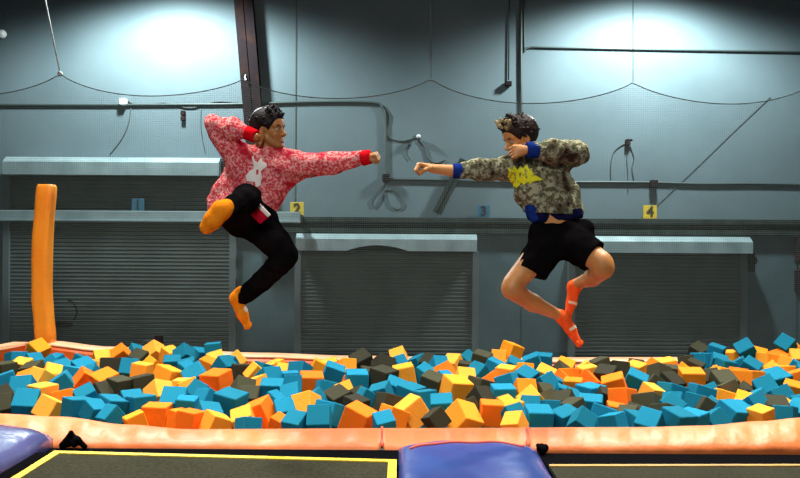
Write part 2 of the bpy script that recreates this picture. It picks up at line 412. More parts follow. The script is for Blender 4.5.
hk = P(245, 78, WY - .20); tube('hook', curve_pts([hk + Vector((0, .04, .05)), hk, hk + Vector((.02, -.01, -.02)), hk + Vector((.0, 0, -.03))], 4), .007, M['rope_pale'], r)

# short diagonal brace
tp = P(464, 160, WY - .07); bt = P(437, 213, WY - .07)
o = strut('diagonal_brace', bt, tp, .12, .09, M['ledge'], None)
tag(origin_to(o, bt), 'short dark diagonal brace on the wall behind the bare forearm', 'brace')

# ------------------------------------------------------------------ conduits and cables on the wall
D = WY - .022
def conduit(pts, r, label, fit=(), mt='conduit', cat='conduit', boxes=()):
    e = empty('wall_conduit', P(*pts[0], D), label, cat)
    tube('pipe', curve_pts([P(x, y, D) for x, y in pts], 5), r * .68, M[mt], e)
    for (x, y) in fit:
        c = P(x, y, D); bm = bmesh.new(); add_box(bm, (c.x - .05, WY - .10, c.z - .05), (c.x + .05, WY, c.z + .05), .01); obj('junction_box', bm, M['black_steel'], e)
    for (x, y) in boxes:
        c = P(x, y, D); bm = bmesh.new(); add_box(bm, (c.x - .045, WY - .10, c.z - .02), (c.x + .045, WY, c.z + .07), .02); obj('light_box', bm, M['white_plastic'], e)['label'] = 'white fitting'
    return e
conduit([(-60, 105), (60, 105), (118, 105), (180, 104.5), (240, 104), (310, 102), (372, 102.5), (382, 108), (385, 118), (385.5, 150), (386, 177)], .024, 'long grey conduit running left of the black column and turning down beside the right-reaching fist', fit=((386, 178),), boxes=((124, 104),))
conduit([(388, 179), (440, 180), (520, 182), (600, 182), (655, 182.5), (700, 184), (760, 184), (860, 186)], .024, 'grey conduit level with the bare forearm running to the right edge', fit=((653, 184),))
conduit([(521, -40), (521, 60), (521.5, 112), (522, 178)], .03, 'thick vertical conduit rising above the camouflage-sweater jumper')
conduit([(525, -40), (524.5, 46), (532, 47), (600, 48.5), (700, 50.5), (860, 53)], .020, 'high horizontal conduit crossing the bright upper right wall')
e = empty('pull_switch', P(510, -30, D), 'thin drop rod with a small black box at its end, left of the vertical conduit', 'switch')
tube('rod', [P(510, -40, D), P(508.5, 80, D)], .010, M['conduit'], e)
c = P(508, 84, D); bm = bmesh.new(); add_box(bm, (c.x - .045, WY - .09, c.z - .035), (c.x + .045, WY - .01, c.z + .03), .01); obj('box', bm, M['black_steel'], e)

def cable(pts, label, r=.008, mt='wire', cat='cable', name='wall_cable', off=.010):
    o = tube(name, curve_pts([P(x, y, WY - off) for x, y in pts], 6), r, M[mt], None, 6)
    return tag(origin_to(o, P(*pts[0], WY - off)), label, cat)
cable([(128, 101), (140, 106), (165, 103), (190, 108), (215, 102), (238, 103)], 'loose dark cable wound along the conduit left of the column', .012)
cable([(131, 108), (128, 125), (121, 140), (110, 154)], 'thin wire sagging from the white fitting to the left hood', .006)
cable([(201, 109), (201, 130), (205, 152)], 'thin wire hanging beside the raised red elbow', .005)
cable([(384, 106), (390, 116), (387, 130), (390, 138), (402, 141), (416, 138)], 'slack wire curving from the conduit bend to the small white camera', .008)
cable([(419, 140), (425, 148), (428, 158), (436, 163), (445, 160)], 'wire dropping from the small white camera behind the left-reaching fist', .012)
cable([(408, 143), (405, 152), (410, 160)], 'thin stray wire loop left of the left-reaching fist', .005)
cable([(386, 182), (378, 190), (371, 200), (374, 207), (380, 200), (385, 188)], 'left loop of wire hanging under the corner junction box', .006)
cable([(387, 184), (385, 194), (390, 205), (398, 209), (404, 204), (400, 196), (392, 190), (386, 190)], 'right loop of wire hanging under the corner junction box', .006)
cable([(611, 182), (611, 165), (614, 152), (622, 145), (628, 143)], 'bent grey wire arching up to a hook right of the camouflage elbow', .007)
cable([(628, 143), (627, 160), (628, 175), (628, 192)], 'thin hanging wire below the wall hook, the one falling past the conduit', .005)
cable([(630, 146), (634, 158), (632, 168), (634, 180)], 'short dark wire beside the wall hook, ending at the conduit', .007)
cable([(770, 97), (735, 130), (700, 164), (656, 206)], 'thin straight wire slanting down to the yellow number 4 sign', .0035)
cable([(4, 262), (8, 275), (4, 290), (8, 310), (3, 330)], 'dark cable hanging at the left picture edge beside the left shutter', .012)
c = P(628, 142, WY - .04); bm = bmesh.new(); add_box(bm, c - Vector((.03, .03, .05)), c + Vector((.03, .04, .04)), .01); add_tube(bm, [c, c + Vector((.05, -.03, .03))], .015, 6)
tag(origin_to(obj('wall_hook', bm, M['black_steel']), c), 'small dark hook on the wall right of the camouflage elbow', 'hook')
c = P(417, 137.5, WY - .05); e = empty('security_camera', c, 'small white camera on the wall between the two fists', 'camera')
bm = bmesh.new(); add_tube(bm, [c + Vector((-.05, 0, 0)), c + Vector((.05, -.03, 0))], .035, 10); obj('body', bm, M['conduit'], e)
bm = bmesh.new(); bmesh.ops.create_icosphere(bm, subdivisions=2, radius=.03, matrix=Matrix.Translation(c + Vector((.02, -.05, .01)))); obj('lens_cover', bm, M['white_plastic'], e, True)
c = P(183, 116, WY - .03); e = empty('wall_bracket', c, 'tiny dark bracket on the wall left of the raised red elbow', 'bracket')
for dz in (-.035, .04):
    bm = bmesh.new(); add_box(bm, c + Vector((-.03, -.03, dz - .03)), c + Vector((.03, .03, dz + .03)), .008); obj('clip', bm, M['black_steel'], e)
c = P(2, 34, WY - .1); e = empty('wall_lamp', c, 'small round white lamp at the upper left picture edge', 'lamp')
bm = bmesh.new(); bmesh.ops.create_uvsphere(bm, u_segments=16, v_segments=10, radius=.06, matrix=Matrix.Translation(c)); obj('globe', bm, M['white_plastic'], e, True)
tube('mount', [c, c + Vector((0, .1, 0))], .025, M['conduit'], e)
# switch gear at the right edge
c = P(797, 250, WY - .1); e = empty('switch_box', c, 'black electrical switch gear on the wall at the right picture edge', 'switch box')
for k, (y0, y1) in enumerate(((238, 262), (270, 292))):
    p0 = P(794, y1, WY); p1 = P(812, y0, WY); bm = bmesh.new(); add_box(bm, (p0.x, WY - .16, p0.z), (p1.x, WY, p1.z), .01); obj('casing', bm, M['black_steel'], e)
tube('conduit', [P(800, 262, WY - .08), P(800, 272, WY - .08)], .02, M['conduit'], e)

# number signs standing on the ledge / rail
def sign(px, py, w, digit, board, ink, label, d):
    c = P(px, py, d); h = w / F * d / 2
    e = empty('number_sign', (c.x, d, c.z - h), label, 'sign', None)
    box('board', (c.x - h, d - .01, c.z - h), (c.x + h, d + .01, c.z + h), M[board], e, .004)
    fc = bpy.data.curves.new('digit', 'FONT'); fc.body = digit; fc.size = 2.1 * h; fc.align_x = 'CENTER'; fc.align_y = 'CENTER'; fc.extrude = .002; fc.offset = .006
    t = bpy.data.objects.new('digit', fc); COL.objects.link(t); bpy.context.view_layer.update()
    me = bpy.data.meshes.new_from_object(t.evaluated_get(bpy.context.evaluated_depsgraph_get())); bpy.data.objects.remove(t)
    me.transform(Matrix.Translation((c.x, d - .013, c.z)) @ Matrix.Rotation(math.pi / 2, 4, 'X')); me.materials.clear(); link('digit', me, M[ink], e)
sign(138, 204.8, 12.5, '1', 'sign_blue', 'sign_ink_blue', 'blue number 1 sign standing on the pale rail', WY - .45)
sign(297, 209, 13.5, '2', 'sign_yellow', 'sign_ink', 'yellow number 2 sign on the ledge beside the red sweater hem', WY - .09)
sign(483.5, 211.3, 12.5, '3', 'sign_blue', 'sign_ink_blue', 'blue number 3 sign on the ledge above the middle shutter', WY - .07)
sign(650, 212, 13.5, '4', 'sign_yellow', 'sign_ink', 'yellow number 4 sign on the ledge above the right shutter', WY - .07)

# ------------------------------------------------------------------ safety net with scalloped top rope
ND = 8.5
peaks = [(-130, 78), (60, 73), (243, 79), (431, 78), (633, 82), (828, 72), (1010, 82)]
sags = [96, 96, 98.5, 103.5, 104, 104]
def top_y(px):
    for (x0, y0), (x1, y1), s in zip(peaks, peaks[1:], sags):
        if x0 <= px <= x1:
            t = (px - x0) / (x1 - x0); q = 4 * t * (1 - t)
            q = q ** .78
            return (y0 + (y1 - y0) * t) * (1 - q) + s * q
    return 90
net = empty('safety_net', (0, ND, .3), 'fine grey safety net with a scalloped top rope behind the foam pit', 'net')
tube('top_rope', [P(x, top_y(x), ND) for x in np.arange(-130, 1010, 6)], .0055, M['rope'], net, 6)
for i, (x, y) in enumerate(peaks):
    q = P(x - (31 if i == 1 else 0), -80, ND)
    if i == 2: continue
    tube('hanger_rope', [P(x, y, ND), q], .008 if i == 1 else .004, M['rope_pale' if i in (1,) else 'rope'], net, 5)
k = P(60, 74, ND); bm = bmesh.new(); bmesh.ops.create_icosphere(bm, subdivisions=2, radius=.028, matrix=Matrix.Translation(k)); obj('knot', bm, M['rope_pale'], net, True)
V = []; Fc = []
def thread(p, q, r=.0009):
    a = (Vector(q) - Vector(p)).normalized(); s = a.cross(Vector((0, 1, 0))).normalized() * r; u = Vector((0, -r, 0)); n = len(V)
    for c in (Vector(p), Vector(q)):
        V.extend([tuple(c + s), tuple(c - s), tuple(c + u * 1.2)])
    Fc.extend([(n, n + 1, n + 4, n + 3), (n + 1, n + 2, n + 5, n + 4), (n + 2, n, n + 3, n + 5)])
cell = .02; xs = np.arange(-5.2, 5.6, cell); zlow = 1.0 - .15
def topz(X): 
    px = X / ND * F + 400; return P(px, top_y(px), ND).z
tz = np.array([topz(x) for x in xs])
for X, t in zip(xs, tz): thread((X, ND, zlow), (X, ND, t))
zz = zlow
while zz < tz.max():
    on = tz > zz; i = 0
    while i < len(xs):
        if on[i]:
            j = i
            while j + 1 < len(xs) and on[j + 1]: j += 1
            if j > i: thread((xs[i], ND, zz), (xs[j], ND, zz))
            i = j + 1
        else: i += 1
    zz += cell
me = bpy.data.meshes.new('netting'); me.from_pydata(V, [], Fc); me.update(); link('netting', me, M['netting'], net)

# ------------------------------------------------------------------ foam pit: padding
def lerp_tab(tab, x):
    if x <= tab[0][0]: return tab[0][1]
    for (a, va), (b, vb) in zip(tab, tab[1:]):
        if x <= b:
            t = (x - a) / (b - a); t = t * t * (3 - 2 * t); return va + (vb - va) * t
    return tab[-1][1]
DF0, DF1 = 4.50, 4.90
back = [(-60, 412), (0, 413), (60, 416), (130, 424), (190, 428.5), (400, 427.5), (640, 426.5), (700, 425), (760, 420.5), (800, 417), (860, 415)]
front = [(-60, 438), (0, 439), (60, 441), (100, 443), (400, 446), (560, 445.5), (800, 444)]
def pad_front(x0, x1, label, n):
    bm = bmesh.new(); rings = []
    for i in range(n + 1):
        px = x0 + (x1 - x0) * i / n
        pb = P(px, lerp_tab(back, px), DF1); pf = P(px, lerp_tab(front, px), DF0)
        X0, X1 = pf.x, pb.x; zf, zb = pf.z, pb.z
        w = .010 * math.sin(px * .09) + .007 * math.sin(px * .23 + 1) + .004 * math.sin(px * .61)
        sec = [(X0, DF0 + .03, zf - .16), (X0, DF0 + .002, zf - .12), (X0, DF0, zf - .035), (X0, DF0 + .012, zf - .008), (X0 * .75 + X1 * .25, DF0 + .08, zf * .8 + zb * .2 + .010 + w * .6),
               (X0 * .5 + X1 * .5, (DF0 + DF1) / 2, zf * .5 + zb * .5 + .02 + w), (X0 * .25 + X1 * .75, DF1 - .09, zb + .008 + w * .5), (X1, DF1 - .015, zb), (X1, DF1, zb - .03), (X1, DF1, zb - .2), (X1, DF1 - .04, zb - .3), (X0, DF0 + .05, zf - .3)]
        rings.append([bm.verts.new(v) for v in sec])
    m = len(rings[0])
    for A, B in zip(rings, rings[1:]):
        for k in range(m): bm.faces.new((A[k], A[(k + 1) % m], B[(k + 1) % m], B[k]))
    bm.faces.new(rings[0]); bm.faces.new(rings[-1][::-1]); bmesh.ops.recalc_face_normals(bm, faces=bm.faces)
    o = obj('edge_pad', bm, M['pad_orange'], None, True)
    return o
fp = empty('edge_pad', P(400, 446, 4.7) * 1, 'long peach-orange vinyl pad along the near edge of the foam pit', 'pad')
segs = [(-60, 381, 90), (383, 527, 40), (529, 860, 80)]
for (a, b, n) in segs:
    o = pad_front(a, b, None, n); o.name = 'pad_section'; o.parent = fp; o.matrix_parent_inverse = Matrix.Translation(fp.location).inverted()
for px in (382, 528):
    tube('seam', [P(px, lerp_tab(front, px) + 1, DF0 - .006), P(px, lerp_tab(front, px) - 2, DF0 + .02) + Vector((0, 0, .002)), P(px, (lerp_tab(front, px) * .5 + lerp_tab(back, px) * .5) - 1, 4.7), P(px, lerp_tab(back, px), DF1)], .009, M['pad_seam'], fp, 6)
# pit body: low wall under the pads
BD0, BD1 = 7.72, 7.90                             # far padding
def pit_wall(name, pts, h0, h1, m, parent=None): pass
zB = lambda px, py: P(px, py, BD0).z
cl = P(34, 343, BD1); cr = P(870, 358, BD1)
zl, zr = P(50, 341.5, BD1).z, P(860, 359, BD1).z
far = empty('edge_pad', (0, BD1, 0), 'orange padded rail along the far side of the foam pit', 'pad')
bm = bmesh.new(); bt = bmesh.new(); n = 60; RA = []; RB = []
ytab = [(34, 340.5), (50, 341), (110, 347), (180, 350), (260, 353), (350, 356), (480, 358), (640, 357.5), (760, 357), (870, 357)]
for i in range(n + 1):
    px = 34 + (870 - 34) * i / n; p = P(px, lerp_tab(ytab, px), BD1); z = p.z; X = p.x
    RA.append([bm.verts.new(v) for v in ((X, BD0, z - .012), (X, BD0 - .03, z - .05), (X, BD0 - .03, z - .5), (X, BD1, z - .5), (X, BD1, z - .012))])
    RB.append([bt.verts.new(v) for v in ((X, BD0 - .02, z - .018), (X, BD0 + .0, z), (X, BD1 + .005, z + .004), (X, BD1 + .01, z - .02))])
for R_, b_ in ((RA, bm), (RB, bt)):
    m = len(R_[0])
    for A, B in zip(R_, R_[1:]):
        for k in range(m): b_.faces.new((A[k], B[k], B[(k + 1) % m], A[(k + 1) % m]))
    b_.faces.new(R_[0]); b_.faces.new(R_[-1][::-1]); bmesh.ops.recalc_face_normals(b_, faces=b_.faces)
obj('padding', bm, M['pit_orange'], far); obj('top_trim', bt, M['pit_trim'], far, True)
# left side padding
sd = empty('edge_pad', (-3.9, 6.3, 0), 'orange padded rail on the left side of the pit, beside the orange post', 'pad')
A = P(33, 342, BD1 - .05); B = P(-2, 348.5, 7.25); Cq = B + (B - A) * 3.2; Cq.z = B.z - .02
bm = bmesh.new(); bt = bmesh.new(); RA = []; RB = []
pp = [A, A.lerp(B, .5), B, Cq]
dirn = (B - A); dirn.z = 0; nr = Vector((-dirn.y, dirn.x, 0)).normalized()
if nr.x > 0: nr = -nr
for p in pp:
    RA.append([bm.verts.new(v) for v in (p + Vector((0, 0, -.012)), p + Vector((0, 0, -.5)), p + nr * .18 + Vector((0, 0, -.5)), p + nr * .18 + Vector((0, 0, -.012)))])
    RB.append([bt.verts.new(v) for v in (p - nr * .01 + Vector((0, 0, -.018)), p, p + nr * .19, p + nr * .19 + Vector((0, 0, -.018)))])
for R_, b_ in ((RA, bm), (RB, bt)):
    for Aq, Bq in zip(R_, R_[1:]):
        for k in range(4): b_.faces.new((Aq[k], Bq[k], Bq[(k + 1) % 4], Aq[(k + 1) % 4]))
    b_.faces.new(R_[0]); b_.faces.new(R_[-1][::-1]); bmesh.ops.recalc_face_normals(b_, faces=b_.faces)
obj('padding', bm, M['pit_orange'], sd); obj('top_trim', bt, M['pit_trim'], sd)
# pit liner (walls below the pads down to the floor)
bm = bmesh.new()
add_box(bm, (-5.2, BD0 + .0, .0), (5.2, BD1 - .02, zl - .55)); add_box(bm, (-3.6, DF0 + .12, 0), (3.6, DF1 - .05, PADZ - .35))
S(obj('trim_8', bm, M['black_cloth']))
# small dark box on the far pad
c = P(157.5, 345.5, BD1 - .07); e = empty('small_box', c, 'small dark box sitting on the far rail below the left shutter', 'box')
bm = bmesh.new(); add_box(bm, c + Vector((-.02, -.05, 0)), c + Vector((.045, .05, .10)), .008); obj('body', bm, M['black_steel'], e)
bm = bmesh.new(); add_box(bm, c + Vector((-.12, -.05, 0)), c + Vector((-.022, .05, .05)), .01); obj('strap', bm, M['ledge'], e)

# padded orange post
pd = 7.82; prof = [(352, 34, 50), (335, 33.2, 49.2), (318, 31.8, 47.8), (303, 30.3, 46.6), (300, 30, 46.2), (288, 30, 46), (262, 30, 46), (240, 30.6, 46.6), (215, 32.5, 48.2), (195, 34.2, 49.8), (187, 35, 50.4), (184, 36, 49.8)]
e = empty('padded_post', P(42, 352, pd), 'tall orange padded post at the far left corner of the pit', 'post')
bm = bmesh.new(); R_ = []
for i, (y, a, b) in enumerate(prof):
    A_ = P(a, y, pd - .09); B_ = P(b, y, pd - .09); c = (A_ + B_) / 2; hw = (B_ - A_).length / 2; ring = []
    if i == len(prof) - 1: hw *= .97
    for k in range(20):
        t = 2 * math.pi * (k + .5) / 20; cx, cy = math.cos(t), math.sin(t); s_ = 1 / max(abs(cx), abs(cy)) ** .92
        j = 1 + .02 * math.sin(k * 3.1 + i * 2.2)
        ring.append(bm.verts.new((c.x + cx * s_ * hw * .97 * j, c.y + .09 + cy * s_ * hw * .97 * j, c.z)))
    R_.append(ring)
for A_, B_ in zip(R_, R_[1:]):
    for k in range(20): bm.faces.new((A_[k], A_[(k + 1) % 20], B_[(k + 1) % 20], B_[k]))
bm.faces.new(R_[0][::-1]); bm.faces.new(R_[-1]); bmesh.ops.recalc_face_normals(bm, faces=bm.faces)
obj('vinyl_sleeve', bm, M['post_orange'], e, True)
for y in ():
    a, b = lerp_tab(sorted((q[0], q[1]) for q in prof), y), lerp_tab(sorted((q[0], q[2]) for q in prof), y)
    hw = (b - a) / 2 / F * pd; c = P((a + b) / 2, y, pd); bm = bmesh.new()
    pts = [c + Vector((sx_ * hw * 1.01, sy_ * hw * 1.01, 0)) for sx_, sy_ in ((-1, .9), (-1, -.9), (-.9, -1), (.9, -1), (1, -.9), (1, .9), (-1, .9))]
    add_tube(bm, pts, .006, 6); obj('strap', bm, M['pit_orange'], e, True)
b0 = P(42, 352, pd); tube('steel_pole', [Vector((b0.x, pd, .0)), Vector((b0.x, pd, b0.z + .05))], .04, M['black_steel'], e, 12)

# ------------------------------------------------------------------ trampolines in front
TZ = PADZ - .03
def zt(px, py, d): return P(px, py, d).z
BX0, BX1 = .0, .772                              # blue divider pad
NEAR = 1.6
LX = -1.965
def trampoline(X0, X1, zfar, label, tape, dfar, side_l, side_r, tw=.045, skew=0.0):
    e = empty('trampoline_bed', ((X0 + X1) / 2, 3, TZ - .02), label, 'trampoline')
    box('jump_mat', (X0, NEAR, zfar - .02), (X1, dfar, zfar), M['mat_black'], e)
    bm = bmesh.new()
    add_box(bm, (X0, dfar - tw, zfar), (X1, dfar, zfar + .006))
    if side_l: add_box(bm, (X0, NEAR, zfar), (X0 + tw, dfar - tw, zfar + .006))
    if side_r: add_box(bm, (X1 - tw, NEAR, zfar), (X1, dfar - tw, zfar + .006))
    obj('border_webbing', bm, M[tape], e)
    box('spring_cover', (X0 - .13 if side_l else X0, dfar - abs(skew), zfar - .06), (X1 + .1 if side_r else X1, DF0 - .002, zfar - .022), M['black_cloth'], e, .01)
    for ch in e.children:                       # the far edge runs slightly askew
        if ch.name.startswith('spring'): continue
        for v in ch.data.vertices:
            if v.co.y > dfar - tw - .01: v.co.y += skew * ((v.co.x - (X0 + X1) / 2) / ((X1 - X0) / 2))
    return e
zl_ = zt(230, 456, 4.27)
e = trampoline(-1.865, -.01, zl_, 'dark jump mat with bright yellow border left of the blue divider', 'yellow_tape', 4.27, True, True, .045, -.065)
e2 = trampoline(.785, 4.2, zl_ - .012, 'dark jump mat with dull gold border right of the blue divider', 'gold_tape', 4.22, False, False, .03, .045)
box('spring_cover', (-1.94, NEAR, zl_ - .05), (-1.866, 4.285, zl_ + .012), M['black_cloth'], e, .008)

def divider(X0, X1, d1, ztop, zfar, mname, label, bul, seam=None, wr=.004, nx=26, ny=40):
    e = empty('divider_pad', ((X0 + X1) / 2, 3.2, TZ), label, 'pad'); bm = bmesh.new(); G = []
    for j in range(ny + 1):
        v = j / ny; y = d1 + (NEAR - d1) * v; row = []
        for i in range(nx + 1):
            u = i / nx; s = 2 * u - 1
            prof_ = (1 - abs(s) ** 6) ** .5
            endf = min(1, v / .05) ** .5
            arch = (1 - s * s)
            z = zfar + (ztop - zfar) * prof_ * (.35 + .65 * endf) + bul * arch
            z += wr * math.sin(u * 9 + v * 14) + wr * .7 * math.sin(u * 21 - v * 33 + 1)
            yy = y + (.05 * arch if j == 0 else .04 * arch * max(0, 1 - v * 10))
            row.append(bm.verts.new((X0 + (X1 - X0) * u, yy, z)))
        G.append(row)
    for a, b in zip(G, G[1:]):
        for k in range(nx): bm.faces.new((a[k], a[k + 1], b[k + 1], b[k]))
    bd = [v for v in G[0]] + [r_[-1] for r_ in G[1:]] + [v for v in G[-1][-2::-1]] + [r_[0] for r_ in G[-2:0:-1]]
    low = [bm.verts.new((v.co.x, v.co.y, min(v.co.z, zfar) - .10)) for v in bd]
    for k in range(len(bd)): bm.faces.new((bd[k], bd[(k + 1) % len(bd)], low[(k + 1) % len(bd)], low[k]))
    bm.faces.new(low); bmesh.ops.recalc_face_normals(bm, faces=bm.faces)
    obj('padding', bm, M[mname], e, True)
    return e, G
zt0 = P(400, 441, 4.5).z
e, _ = divider(BX0 + .0, BX1, 4.50, zt0 - .005, zt0 - .05, 'pad_blue', 'matte blue divider pad at the bottom centre between the jump mats', .028)
sp = curve_pts([P(410, 449.5, 4.33), P(425, 446.5, 4.36), P(452, 444, 4.40), P(490, 444, 4.41), P(524, 447, 4.38)], 6)
dep = bpy.context.evaluated_depsgraph_get(); dep.update()
def drop(pts, o, lift):
    bv = BVHTree.FromObject(o, bpy.context.evaluated_depsgraph_get()); out = []; iv = o.matrix_world.inverted()
    bpy.context.view_layer.update(); iv = o.matrix_world.inverted()
    for p in pts:
        h = bv.ray_cast(iv @ Vector((p.x, p.y, 3)), Vector((0, 0, -1)))[0]
        out.append((o.matrix_world @ h + Vector((0, 0, lift))) if h else p)
    return out
bpy.context.view_layer.update()
padm = [c_ for c_ in e.children if c_.name.startswith('padding')][0]
tube('red_seam', drop(sp, padm, .003), .008, M['pad_seam'], e, 6)
zz0 = P(0, 428, 4.55).z
e, _ = divider(-3.2, -1.945, 4.50, P(30, 435, 4.3).z + .0, P(58, 445, 4.3).z - .02, 'pad_violet', 'shiny violet-blue divider pad in the lower left corner',   .05, wr=.006, nx=40, ny=60)
# black corner strap bundles
for (px, py, lab) in ((72, 440, 'crumpled black strap end against the pad right of the violet-blue pad'), (543, 446, 'black strap knot at the right corner of the matte blue pad')):
    c = P(px, py, 4.47); f = Field(c - Vector((.14, .12, .1)), c + Vector((.14, .12, .12)), .006)
    rr = np.random.default_rng(px)
    for k in range(5):
        o_ = Vector((rr.uniform(-.035, .035), rr.uniform(-.03, .03), rr.uniform(-.02, .01))); q_ = o_ + Vector((rr.uniform(-.02, .02), 0, rr.uniform(-.015, .015)))
        f.cone(c + o_, c + q_, .022, .012, .01)
    if px == 72: f.cone(c + Vector((-.05, 0, -.03)), c + Vector((-.005, .0, .045)), .022, .008, .02); f.cone(c + Vector((-.005, 0, .04)), c + Vector((.07, 0, -.035)), .008, .016, .02)
    tag(origin_to(link('strap_bundle', f.mesh('strap_bundle'), M['black_cloth']), c), lab, 'strap')

# ------------------------------------------------------------------ foam cubes
CUBES = """38 348 17 Y;15 358 17 T;6 368 16 K;22 365 15 Y;33 370 20 K;34 360 12 T;49 363 13 T;56 356 15 T;63 367 14 T;52 372 15 Y;80 356 15 T;84 367 20 T;71 372 14 T;95 360 14 Y;6 384 24 T;23 389 21 T;26 380 12 O;41 380 19 Y;43 395 22 Y;65 384 24 T;83 382 16 O;67 401 21 O;86 398 16 T;25 404 23 T;6 407 18 K;50 409 20 Y;80 410 26 T;4 397 12 K;94 412 14 T
102 352 13 Y;121 352 12 O;137 351 15 T;154 350 15 Y;170 353 14 Y;113 356 17 Y;139 357 14 K;184 353 16 T;112 367 24 K;130 367 18 T;150 366 18 Y;142 369 16 Y;172 363 17 T;187 369 14 T;105 383 24 O;121 387 17 K;140 387 24 K;167 378 24 Y;159 394 21 Y;184 389 19 Y;111 408 22 T;132 402 18 T;141 407 24 T;174 403 26 T;157 417 28 O 0 0 2;111 417 12 T;184 421 18 O;93 409 14 T;100 393 13 K;92 375 12 T;136 423 12 Y;188 407 16 T
200 354 14 T;213 348 14 T 5 0 -5;217 359 16 Y;235 357 18 Y;206 365 15 O;225 364 16 T;231 362 14 T;190 365 17 T;197 378 23 T;242 371 20 K;256 372 15 Y;264 364 17 T;275 367 16 Y;273 380 22 T;217 383 28 O -25 8 -6;243 390 18 K;257 387 19 Y;272 392 24 T;187 391 20 Y;205 404 26 T;230 405 31 T -20 8 8;208 416 20 T;264 414 30 O -15 5 -26;274 403 15 T;190 421 18 O;218 424 22 Y;240 422 18 Y;248 428 16 T;249 399 18 K;198 393 14 T
299 365 19 T;319 363 20 Y;333 360 14 Y;333 372 22 T;345 364 12 Y;362 360 22 K;294 385 16 T;310 385 26 O 12 8 4;328 391 17 T;357 382 24 T 8 6 2;291 396 16 T;336 401 21 K;345 394 9 Y;359 397 15 K;356 407 17 K;366 399 14 T;316 402 18 T;301 407 23 Y;297 424 16 T;317 420 22 T;329 414 24 T;280 426 14 O;358 420 30 O -20 10 20;285 411 15 T;284 371 13 Y;286 380 13 T
383 365 22 K;383 379 24 K;370 378 18 K;399 355 14 Y;398 362 13 T;405 375 21 Y;418 361 13 T;429 361 12 K;439 363 12 T;453 362 16 Y;446 372 17 O;424 375 15 T;432 384 19 K;446 381 12 T;456 390 28 Y 25 10 12;379 396 19 T;395 391 22 T;411 396 22 T;425 400 17 T;441 408 22 T;388 405 21 K;410 414 30 Y 20 10 -32;396 416 22 O;384 424 14 T;437 420 12 K;462 419 30 Y 40 20 40
466 368 16 K;468 358 11 T;481 358 18 K;478 371 16 T;495 367 19 T;513 365 16 T;511 349 18 Y 35 0 20;499 356 13 Y;533 361 17 T;544 359 14 T;525 370 16 Y;507 375 16 Y;544 374 18 Y;526 379 18 T;508 384 18 T;491 383 16 O;480 389 22 K;481 399 16 K;503 397 24 T 5 4 0;527 393 19 O;549 387 16 T;544 395 12 K;534 403 20 Y;493 413 22 O 0 3 3;511 416 13 T;519 411 17 Y;506 408 15 Y;515 424 14 Y;473 411 19 K;529 410 14 T;536 420 28 T 3 10 2;546 411 16 T;464 379 16 Y
565 361 16 Y;563 370 14 K;572 374 17 O;588 365 22 Y;585 373 18 Y;588 383 18 O;574 388 16 O;562 380 10 O;603 367 18 K;618 363 18 K;604 377 18 K;631 363 18 Y;555 387 20 T;563 395 14 T;571 399 12 T;552 401 17 K;563 403 14 K;571 409 14 K;590 396 25 T;615 387 24 O -15 5 -20;622 400 21 O;638 384 20 T;590 409 26 T;567 420 22 T;582 422 16 T;605 419 26 T;614 424 16 T;619 414 14 O;628 417 15 K;634 423 15 T;607 398 13 K;637 367 14 K
651 367 13 O;666 365 17 Y;659 372 17 K;672 372 16 K;670 385 20 K;653 385 16 K;693 381 26 O -8 8 -2;685 371 12 Y;687 361 15 K;694 366 14 K;704 359 19 T;699 350 14 K;715 350 14 T;718 361 13 T;717 374 13 Y;671 395 22 T;702 397 23 T;711 396 18 T;647 406 25 K;651 394 13 Y;696 406 22 T;681 407 18 T;666 409 18 T;664 414 15 K;678 423 26 T 30 10 10;692 423 26 T 40 5 0;650 423 18 T;641 422 14 T;632 415 15 K;712 413 20 K;716 421 16 T
729 356 18 Y;745 349 17 T;725 365 14 T;740 365 16 T;752 367 16 T;723 373 16 Y;723 384 22 K;709 380 14 K;748 382 27 O;736 380 18 O;761 355 16 Y;769 360 20 Y;777 357 15 O;787 363 15 Y;773 370 16 Y;784 371 12 Y;785 343 14 T;794 349 17 Y;796 357 15 Y;796 367 14 T;776 382 24 T;794 381 18 O;792 391 14 O;765 392 18 T;780 399 20 T;758 401 18 T;796 404 14 T;726 401 18 Y;742 403 18 Y;773 410 22 K;786 408 10 Y;794 413 20 T;784 416 16 T;740 415 30 T 30 12 15;723 417 22 T;702 421 14 T;760 417 14 Y;760 407 15 T;748 393 14 K;729 392 14 K;706 408 15 T;806 372 16 T;808 390 18 K;810 405 18 T;806 358 16 O"""
def surf_d(py):
    # the heap bulges up towards the far side
    t = min(max((426 - py) / 78, 0), 1.1)
    z = PADZ - .12 + .17 * t ** .8
    return min(F * (CAMZ - z) / (py - 235), 7.45), z
cub = []
for tok in CUBES.replace('\n', ';').split(';'):
    q = tok.split(); px, py, sz, c = float(q[0]), float(q[1]), float(q[2]), q[3]
    if py < 375: py += 2.5; sz *= .9
    if py < 369 and (50 < px < 112 or 232 < px < 345 or 560 < px < 650): py += 5
    d, z = surf_d(py); p = P(px, py, d)
    exp_px = .165 * F / d * 1.12
    side = min(max(.172 * (0.50 + .50 * sz / exp_px), .13), .195)
    if len(q) > 4: yaw, pit, rol = map(float, q[4:7])
    else: yaw, pit, rol = random.uniform(-45, 45), random.gauss(8, 22), random.gauss(0, 26)
    R = Euler((math.radians(pit), math.radians(rol), 0)).to_matrix() @ Euler((0, 0, math.radians(yaw))).to_matrix()
    cub.append([p, side / 2, np.array(R), c, 1])
NT = len(cub)
